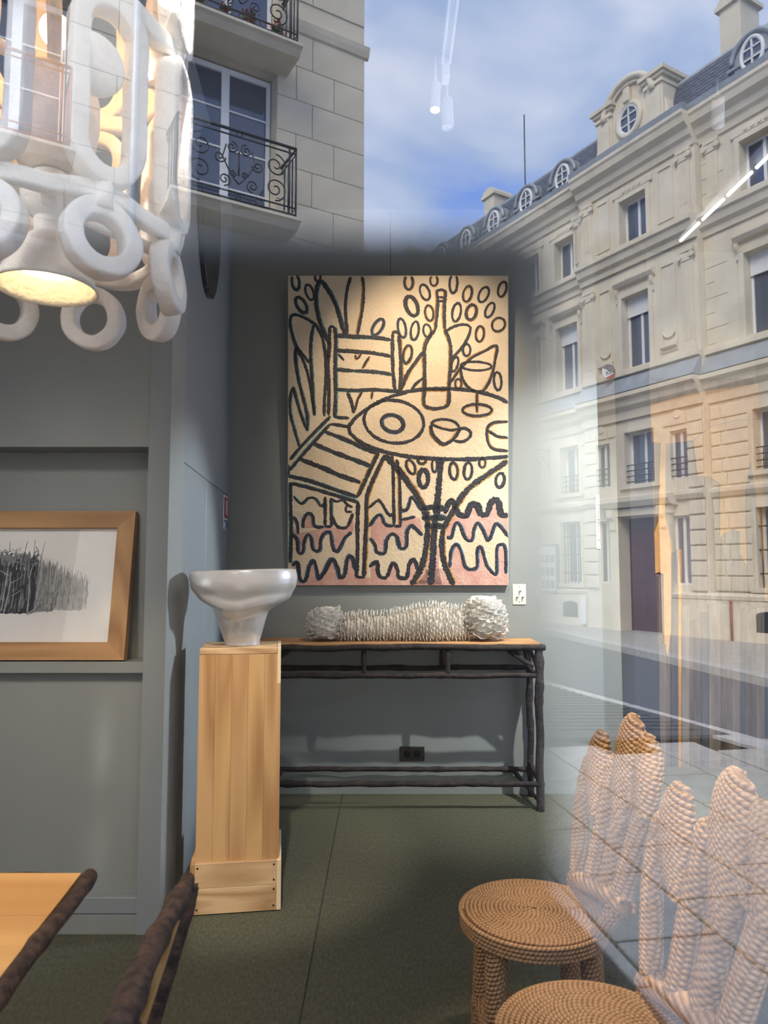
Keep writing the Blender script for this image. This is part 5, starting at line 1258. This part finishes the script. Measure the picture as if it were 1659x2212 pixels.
# round shop-style sign under the first-floor window, wall lantern, notice case
sg_ = fr(Vector((3.62, .50, 6.32))); rs = thing('round_sign', 'round dark, white and red projecting sign at a first-floor window sill', 'sign', sg_)
dn = Vector((0, 1, 0)); c_ = Vector(sg_); RV = .17
def disc_poly(a0, a1, n=24): return [(c_.x + RV * math.cos(a0 + (a1 - a0) * k / n), c_.z + RV * 1.12 * math.sin(a0 + (a1 - a0) * k / n)) for k in range(n + 1)]
MB().prism(disc_poly(0, 2 * PI)[:-1], 'y', c_.y - .02, c_.y).build('disc', M['white'], rs)
MB().prism(disc_poly(math.radians(35), math.radians(215)), 'y', c_.y, c_.y + .004).build('dark_field', M['print_grey'], rs) if False else MB().prism(disc_poly(math.radians(-20), math.radians(150)), 'y', c_.y, c_.y + .004).build('dark_field', M['print_grey'], rs)
MB().prism(disc_poly(math.radians(240), math.radians(352)), 'y', c_.y, c_.y + .003).build('red_field', M['red'], rs)
tx = bpy.data.curves.new('lettering', 'FONT'); tx.body = 'ZK'; tx.size = .13; tx.align_x = 'CENTER'; tx.extrude = .001
to = bpy.data.objects.new('lettering', tx); COL.objects.link(to); to.location = (c_.x, c_.y + .006, c_.z - .07); to.rotation_euler = (PI / 2, math.radians(20), PI); to.data.materials.append(M['black']); bpy.context.view_layer.update(); me_ = bpy.data.meshes.new_from_object(to); lo2 = bpy.data.objects.new('lettering', me_); COL.objects.link(lo2); lo2.location = to.location; lo2.rotation_euler = to.rotation_euler; bpy.data.objects.remove(to); join(lo2, rs)
ln = thing('wall_lantern', 'iron wall lantern on a scrolled bracket by a side window of the stone building', 'lantern', fr(Vector((6.35, .1, 4.3))))
b = FB(); b.tube([(6.35, .0, 4.72), (6.35, .75, 4.72)], .02, 6); b.tube([(6.35, .0, 4.15), (6.35, .3, 4.5), (6.35, .6, 4.72)], .018, 6); b.tube([(6.35, .02, 4.0), (6.35, .02, 4.8)], .022, 6); b.tube([(6.35, .75 + .09 * math.cos(k * .6), 4.74 + .09 * math.sin(k * .6)) for k in range(10)], .015, 6); b.build('bracket', M['iron'], ln)
b = FB(); b.tube([(6.35, .55, 4.68), (6.35, .55, 4.45), (6.35, .55, 4.38), (6.35, .55, 4.28), (6.35, .55, 3.86), (6.35, .55, 3.80)], [.02, .03, .12, .20, .11, .05], 6); b.build('lantern_body', M['iron'], ln)
nb = FB().bbox(6.0, 6.75, .02, .14, .62, 2.02, .02).build('notice_case', M['print_grey'])
tag(nb, 'glazed notice case with printed sheets fixed to the stone building', 'notice board')
sh = FB().box(6.06, 6.69, .14, .146, .70, 1.96).build('sheet', M['white'], nb)
for i in range(3):
    for j in range(3): FB().box(6.10 + .2 * i, 6.25 + .2 * i, .147, .149, .78 + .36 * j, 1.0 + .36 * j).build('notice', M[('blue', 'print_grey', 'print_green')[(i + j) % 3]], sh)
for s, z0 in ((5.0, .62), (1.72, .5)):
    b = FB().bbox(s - .09, s + .09, .12, .20, SG + .06, z0, .01).build('white_post_box', M['house_white']); tag(b, 'slim white service box against the stone building, %s the street door' % ('left of' if s > 3 else 'right of'), 'box')
FB().tube([(.55, .38, SG), (.55, .38, .66)], .03, 8).build('drain_pipe', M['rust'], bld)

# left-hand house whose balcony front faces the shop
Q0 = Vector((-1.3272, 10.5, 0)); V0 = Vector((.8660254, .5, 0)); NL = Vector((.5, -.8660254, 0))
def lf(p): q = Q0 + V0 * p.x + NL * p.y; return mirror((q.x, q.y, p.z))
LB = lambda: MB(lf, True)
hs = thing('balcony_house', 'grey stone house with wrought-iron balconies at the street corner', 'building', lf(Vector((0, 0, SG))))
LT0, LT1 = -7.0, 1.16
lh = [(-1.76, -.33, 6.25, 8.77), (-1.76, -.33, 8.9, 11.5), (-4.4, -3.2, 6.25, 8.77), (-4.4, -3.2, 8.9, 11.5), (-1.76, -.33, 2.9, 5.6), (-4.4, -3.2, 2.9, 5.6)]
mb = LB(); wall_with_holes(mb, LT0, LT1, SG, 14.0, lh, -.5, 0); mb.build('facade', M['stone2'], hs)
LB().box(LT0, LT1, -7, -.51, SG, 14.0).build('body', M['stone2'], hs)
lm = {}
def lblock(t0, t1, z0, z1):
    key = (round(t1 - t0, 2), round(z1 - z0, 2))
    if key not in lm:
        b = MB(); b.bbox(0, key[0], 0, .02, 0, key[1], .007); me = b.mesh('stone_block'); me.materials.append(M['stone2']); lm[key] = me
    ob = bpy.data.objects.new('stone_block', lm[key]); COL.objects.link(ob)
    q = lf(Vector((t0, 0, z0))); ux = lf(Vector((1, 0, 0))) - lf(Vector((0, 0, 0))); uy = lf(Vector((0, 1, 0))) - lf(Vector((0, 0, 0)))
    mw = Matrix((ux, uy, Vector((0, 0, 1)))).transposed().to_4x4(); mw.translation = q
    ob.parent = hs; ob.matrix_parent_inverse = Matrix.Translation(WPOS[hs.name]).inverted(); ob.matrix_basis = mw
for r_ in range(20):
    z0 = 3.54 + .545 * r_ - .545; z1 = z0 + .535
    cuts = [-5.6, -4.9, -4.4, -3.2, -2.4, -1.76, -.33, .25 if r_ % 2 else .62, LT1] if r_ % 2 else [-5.6, -5.0, -4.4, -3.2, -2.6, -1.76, -.33, -.02, .62, LT1]
    for a, b in zip(cuts, cuts[1:]):
        if any(h[0] - .01 < (a + b) / 2 < h[1] + .01 and h[2] < z1 - .02 and z0 + .02 < h[3] for h in lh): continue
        if z1 < 9.53 or z0 > 9.70: lblock(a + .005, b - .005, z0, z1)
LB().prism([(0, 9.52), (.05, 9.54), (.08, 9.62), (.10, 9.70), (0, 9.74)], 'x', -.33, LT1 + .06).build('string_course', M['stone2'], hs)
for t in (-1.045, -3.8):
    for z0, z1 in ((6.27, 8.74), (8.92, 11.4), (2.95, 5.55)):
        hw = .70 if t > -2 else .58; f = MB(lf, True)
        for a, b, c, d in ((t - hw, t - hw + .06, z0, z1), (t + hw - .06, t + hw, z0, z1), (t - .06, t + .06, z0, z1), (t - hw + .06, t - .06, z1 - .08, z1), (t + .06, t + hw - .06, z1 - .08, z1), (t - hw + .06, t + hw - .06, z0, z0 + .18)): f.box(a, b, -.30, -.23, c, d)
        for zz in (z0 + .62, z0 + 1.22, z0 + 1.82): f.box(t - hw + .06, t - .06, -.285, -.245, zz, zz + .025); f.box(t + .06, t + hw - .06, -.285, -.245, zz, zz + .025)
        f = f.build('french_window', M['house_white'], hs); LB().box(t - hw + .03, t + hw - .03, -.275, -.262, z0 + .05, z1 - .04).build('pane', M['pane'], f)
def iron_balcony(zs, mtl, t0=-1.93, t1=-.25, scroll=True):
    LB().prism([(0, zs - .13), (.50, zs - .13), (.58, zs - .06), (.64, zs - .04), (.64, zs), (0, zs)], 'x', t0 - .08, t1 + .07).build('balcony_slab', M['stone2'], hs)
    g = LB(); O = .58
    for dz, r in ((1.03, .024), (.95, .013), (.15, .013), (.05, .016)):
        g.tube([(t0, 0, zs + dz), (t0, O, zs + dz), (t1, O, zs + dz), (t1, 0, zs + dz)], r, 6)
    for t in (t0, t1, t0 + .10, t1 - .10): g.tube([(t, O, zs), (t, O, zs + 1.03)], .015, 6)
    for q in (.15, .3, .45):
        for t in (t0, t1): g.tube([(t, q, zs + .05), (t, q, zs + .95)], .012, 6)
    g = g.build('balcony_railing', M[mtl], hs)
    if scroll:
        k_ = LB(); W0, W1 = t0 + .12, t1 - .12; cx = (W0 + W1) / 2
        def scr(c, r0, turns, a0, sgn): 
            k_.tube([(c[0] + (r0 * (1 - .82 * i / 40)) * math.cos(a0 + sgn * turns * 2 * PI * i / 40), O, c[1] + (r0 * (1 - .82 * i / 40)) * math.sin(a0 + sgn * turns * 2 * PI * i / 40)) for i in range(41)], .0105, 5)
        for s in (-1, 1):
            scr((cx + s * .53, zs + .70), .17, 1.6, PI / 2 if s > 0 else PI / 2, -s); scr((cx + s * .53, zs + .36), .17, 1.6, -PI / 2, s)
            scr((cx + s * .27, zs + .60), .085, 1.4, 0 if s < 0 else PI, s); scr((cx + s * .10, zs + .78), .085, 1.5, PI / 2, s); scr((cx + s * .20, zs + .30), .09, 1.5, -PI / 2, -s); scr((cx + s * .08, zs + .42), .05, 1.3, 0, s)
            k_.tube([(cx + s * .18, O, zs + .8), (cx + s * .23, O, zs + .62), (cx + s * .14, O, zs + .45), (cx + s * .05, O, zs + .33), (cx, O, zs + .28)], .0105, 5)
        k_.tube([(cx, O, zs + .40), (cx, O, zs + .74)], .012, 6)
        for z in (.99, .10): k_.tube([(cx + .038 * math.cos(2 * PI * i / 16), O, zs + z + .038 * math.sin(2 * PI * i / 16)) for i in range(16)], .009, 5, closed=True)
        k_.build('scrollwork', M[mtl], g)
iron_balcony(6.26, 'iron'); iron_balcony(8.87, 'iron'); iron_balcony(6.40, 'rust', -4.6, -3.22, False)
for i, t in enumerate((-1.65, -1.28, -.91, -.5)):
    fp_ = thing('flower_pot', ('pot of red geraniums on the upper balcony at its free corner', 'pot of red geraniums, next after the corner one on the upper balcony', 'third pot of red geraniums from the free corner of the upper balcony', 'fourth pot of red geraniums from the free corner of the upper balcony')[3 - i], 'flower pot', lf(Vector((t, .40, 8.87))), 'geranium pots on the upper balcony')
    MB().lathe([(.001, 0), (.06, 0), (.085, .15), (.07, .15), (.001, .13)], lf(Vector((t, .40, 8.87))), 14).build('pot', M['flowerpot'], fp_)
    for nm, mt, cnt, rr_ in (('leaves', 'leaf', 60, .075), ('blossoms', 'geranium', 40, .085)):
        m_ = LB(); r3 = random.Random(i * 7 + cnt)
        for _ in range(cnt):
            c3 = Vector((t + r3.gauss(0, rr_ * .6), .40 + r3.gauss(0, rr_ * .4), 8.87 + .2 + abs(r3.gauss(0, rr_)))); s3 = .03
            d1_, d2_ = Vector((r3.uniform(-1, 1), r3.uniform(-1, 1), r3.uniform(-1, 1))) * s3, Vector((r3.uniform(-1, 1), r3.uniform(-1, 1), r3.uniform(-1, 1))) * s3
            m_.add([c3 - d1_, c3 - d2_, c3 + d1_, c3 + d2_], [(0, 1, 2, 3)])
        m_.build(nm, M[mt], fp_, kind='stuff')
LB().tube([(-2.38, .08, SG), (-2.38, .08, 14)], .055, 10).build('drain_pipe', M['zinc'], hs)

# ground outside
def gp(x, y, z=SG): return mirror((x, y, z))
def poly_slab(name, pts, z0, z1, mt):
    return MB(mirror, True).prism(pts, 'z', z0, z1).build(name, M[mt])
k0, k1 = Vector((5.54, 10.56)), Vector((4.74, 15.82)); kd = (k1 - k0).normalized()
n0, n1 = Vector((3.11, 7.26)), Vector((2.06, 10.25)); nd = (n1 - n0).normalized()
kA, kB, nA, nB = k0 - kd * 14, k0 + kd * 60, n0 - nd * 10, n0 + nd * 62
struct(poly_slab('street', [(kA.x, kA.y), (kB.x, kB.y), (nB.x, nB.y), (nA.x, nA.y)], SG - .2, SG - .12, 'asphalt'))
struct(poly_slab('street_sidewalk', [(kA.x, kA.y), (40, kA.y), (40, kB.y), (kB.x, kB.y)], SG - .2, SG - .001, 'slab'))
nr = Vector((kd.y, -kd.x))
for i in range(26):
    a = k0 + kd * (i * 1.1 - 6); b = a + kd * 1.08
    MB(mirror, True).prism([(a.x - nr.x * .28, a.y - nr.y * .28), (b.x - nr.x * .28, b.y - nr.y * .28), (b.x, b.y), (a.x, a.y)], 'z', SG - .12, SG + .006).build('kerb', M['kerb'])['kind'] = 'structure'
nl = Vector((-nd.y, nd.x))
for i in range(16):
    a = n0 + nd * (i * 1.0 - 5); b = a + nd * .98
    MB(mirror, True).prism([(a.x, a.y), (b.x, b.y), (b.x + nl.x * .3, b.y + nl.y * .3), (a.x + nl.x * .3, a.y + nl.y * .3)], 'z', SG - .12, SG + .008).build('kerb', M['kerb'])['kind'] = 'structure'
pav = struct(poly_slab('pavement', [(nA.x, nA.y), (nB.x, nB.y), (-30, nB.y), (-30, .0), (6.8, .0)], SG - .25, SG - .02, 'strip'))
# ribbed dark crossing ramp
rp = struct(poly_slab('pavement_ramp', [(.2, 7.6), (1.35, 6.56), (3.16, 6.72), (2.9, 7.5), (1.7, 10.6), (.5, 10.4)], SG - .02, SG + .012, 'strip'))
for i in range(22):
    y = 6.9 + .165 * i; x0 = .35 + .2 * max(0, 8 - y); MB(mirror, True).bbox(.9 + .15 * (i % 2), 2.95 - .32 * (y - 6.9), y, y + .075, SG + .012, SG + .030, .012).build('ramp_rib', M['strip'], rp)
ag = math.radians(9); cs, sn_ = math.cos(ag), math.sin(ag); slm = {}
for i in range(-5, 9):
    for j in range(0, 11):
        wx, wy = .46, .62; sx_, sy_ = i * wx, .4 + j * wy + .31 * (i % 2)
        cx_, cy_ = sx_ * cs - sy_ * sn_ + .75, sx_ * sn_ + sy_ * cs - .2
        if cy_ < .35 or (cy_ > 6.3 and cx_ > .2) or cy_ > 7.6 or cx_ > 4.4: continue
        b = MB(lambda p: Vector((p.x * cs - p.y * sn_, -(p.x * sn_ + p.y * cs), p.z)), True); 
        if 'm' not in slm: b.bbox(-wx / 2 + .009, wx / 2 - .009, -wy / 2 + .009, wy / 2 - .009, -.03, 0, .005); slm['m'] = b.mesh('paving_slab'); slm['m'].materials.append(M['slab'])
        o = bpy.data.objects.new('paving_slab', slm['m']); COL.objects.link(o); o.location = gp(cx_, cy_, SG + .004 + .003 * random.random()); o.rotation_euler = (0, 0, 0); join(o, pav)

# ================================================================== the photographer, seen only as a dark shape in the pane
pe = thing('person', 'person in a dark coat holding a phone up to the shop window', 'person', (-.12, -.45, SG))
def skin(name, nodes, edges, mt, parent, root=0, sub=1):
    me = bpy.data.meshes.new(name); me.from_pydata([n[0] for n in nodes], edges, []); o = bpy.data.objects.new(name, me); COL.objects.link(o)
    o.modifiers.new('skin', 'SKIN'); sv = me.skin_vertices[0].data
    for i, n in enumerate(nodes): sv[i].radius = (n[1], n[2] if len(n) > 2 else n[1]); sv[i].use_root = (i == root)
    s_ = o.modifiers.new('sub', 'SUBSURF'); s_.levels = sub; s_.render_levels = sub
    me.materials.append(M[mt]); join(o, parent); return o
bx, by = -.13, -.47
nodes = [((bx, by, .66), .15, .11), ((bx, by, .85), .14, .10), ((bx, by + .01, 1.02), .165, .105), ((bx, by + .01, 1.13), .10, .08), ((bx, by + .02, 1.21), .052), ((bx, by + .04, 1.30), .078, .09), ((bx, by + .04, 1.40), .074, .088),
         ((bx + .17, by, 1.10), .058), ((bx + .33, by + .14, .95), .047), ((bx + .26, by + .35, 1.10), .036), ((bx + .205, by + .40, 1.155), .032),
         ((bx - .17, by, 1.10), .058), ((bx - .26, by + .14, .95), .047), ((bx - .08, by + .36, 1.10), .036), ((bx + .04, by + .41, 1.15), .032),
         ((bx + .09, by, .58), .088), ((bx + .10, by + .02, .28), .062), ((bx + .10, by - .01, -.10), .045), ((bx + .11, by + .11, -.155), .036),
         ((bx - .09, by, .58), .088), ((bx - .10, by + .02, .28), .062), ((bx - .10, by - .01, -.10), .045), ((bx - .11, by + .11, -.155), .036)]
edges = [(0, 1), (1, 2), (2, 3), (3, 4), (4, 5), (5, 6), (2, 7), (7, 8), (8, 9), (9, 10), (2, 11), (11, 12), (12, 13), (13, 14), (0, 15), (15, 16), (16, 17), (17, 18), (0, 19), (19, 20), (20, 21), (21, 22)]
skin('body', nodes, edges, 'coat', pe)
MB().ball((bx, by + .03, 1.385), .105, 24, 14, 1.0).build('hair', M['hair'], pe)
for sx_, wx_ in ((1, bx + .17), (-1, bx + .05)):
    for k in range(5):
        z = 1.225 - .019 * k; base = Vector((wx_ + .005 * sx_, by + .42, 1.165 - .004 * k)); tipx = .0155 if sx_ > 0 else -.0645
        if k == 4: z = 1.262
        skin('finger', [(base, .010), (base.lerp(Vector((tipx + .012 * sx_, -.022, z)), .6), .0085), (Vector((tipx + .004 * sx_, -.014, z)), .0078), (Vector((tipx - .003 * sx_, -.004, z)), .0065)], [(0, 1), (1, 2), (2, 3)], 'skin', pe)
ph = MB().bbox(-.0620, .0136, -.0135, -.0055, EYE + .0276 - .1540, EYE + .0276, .002).build('phone', M['black'])
tag(ph, 'black phone held flat in front of the shop window', 'phone')
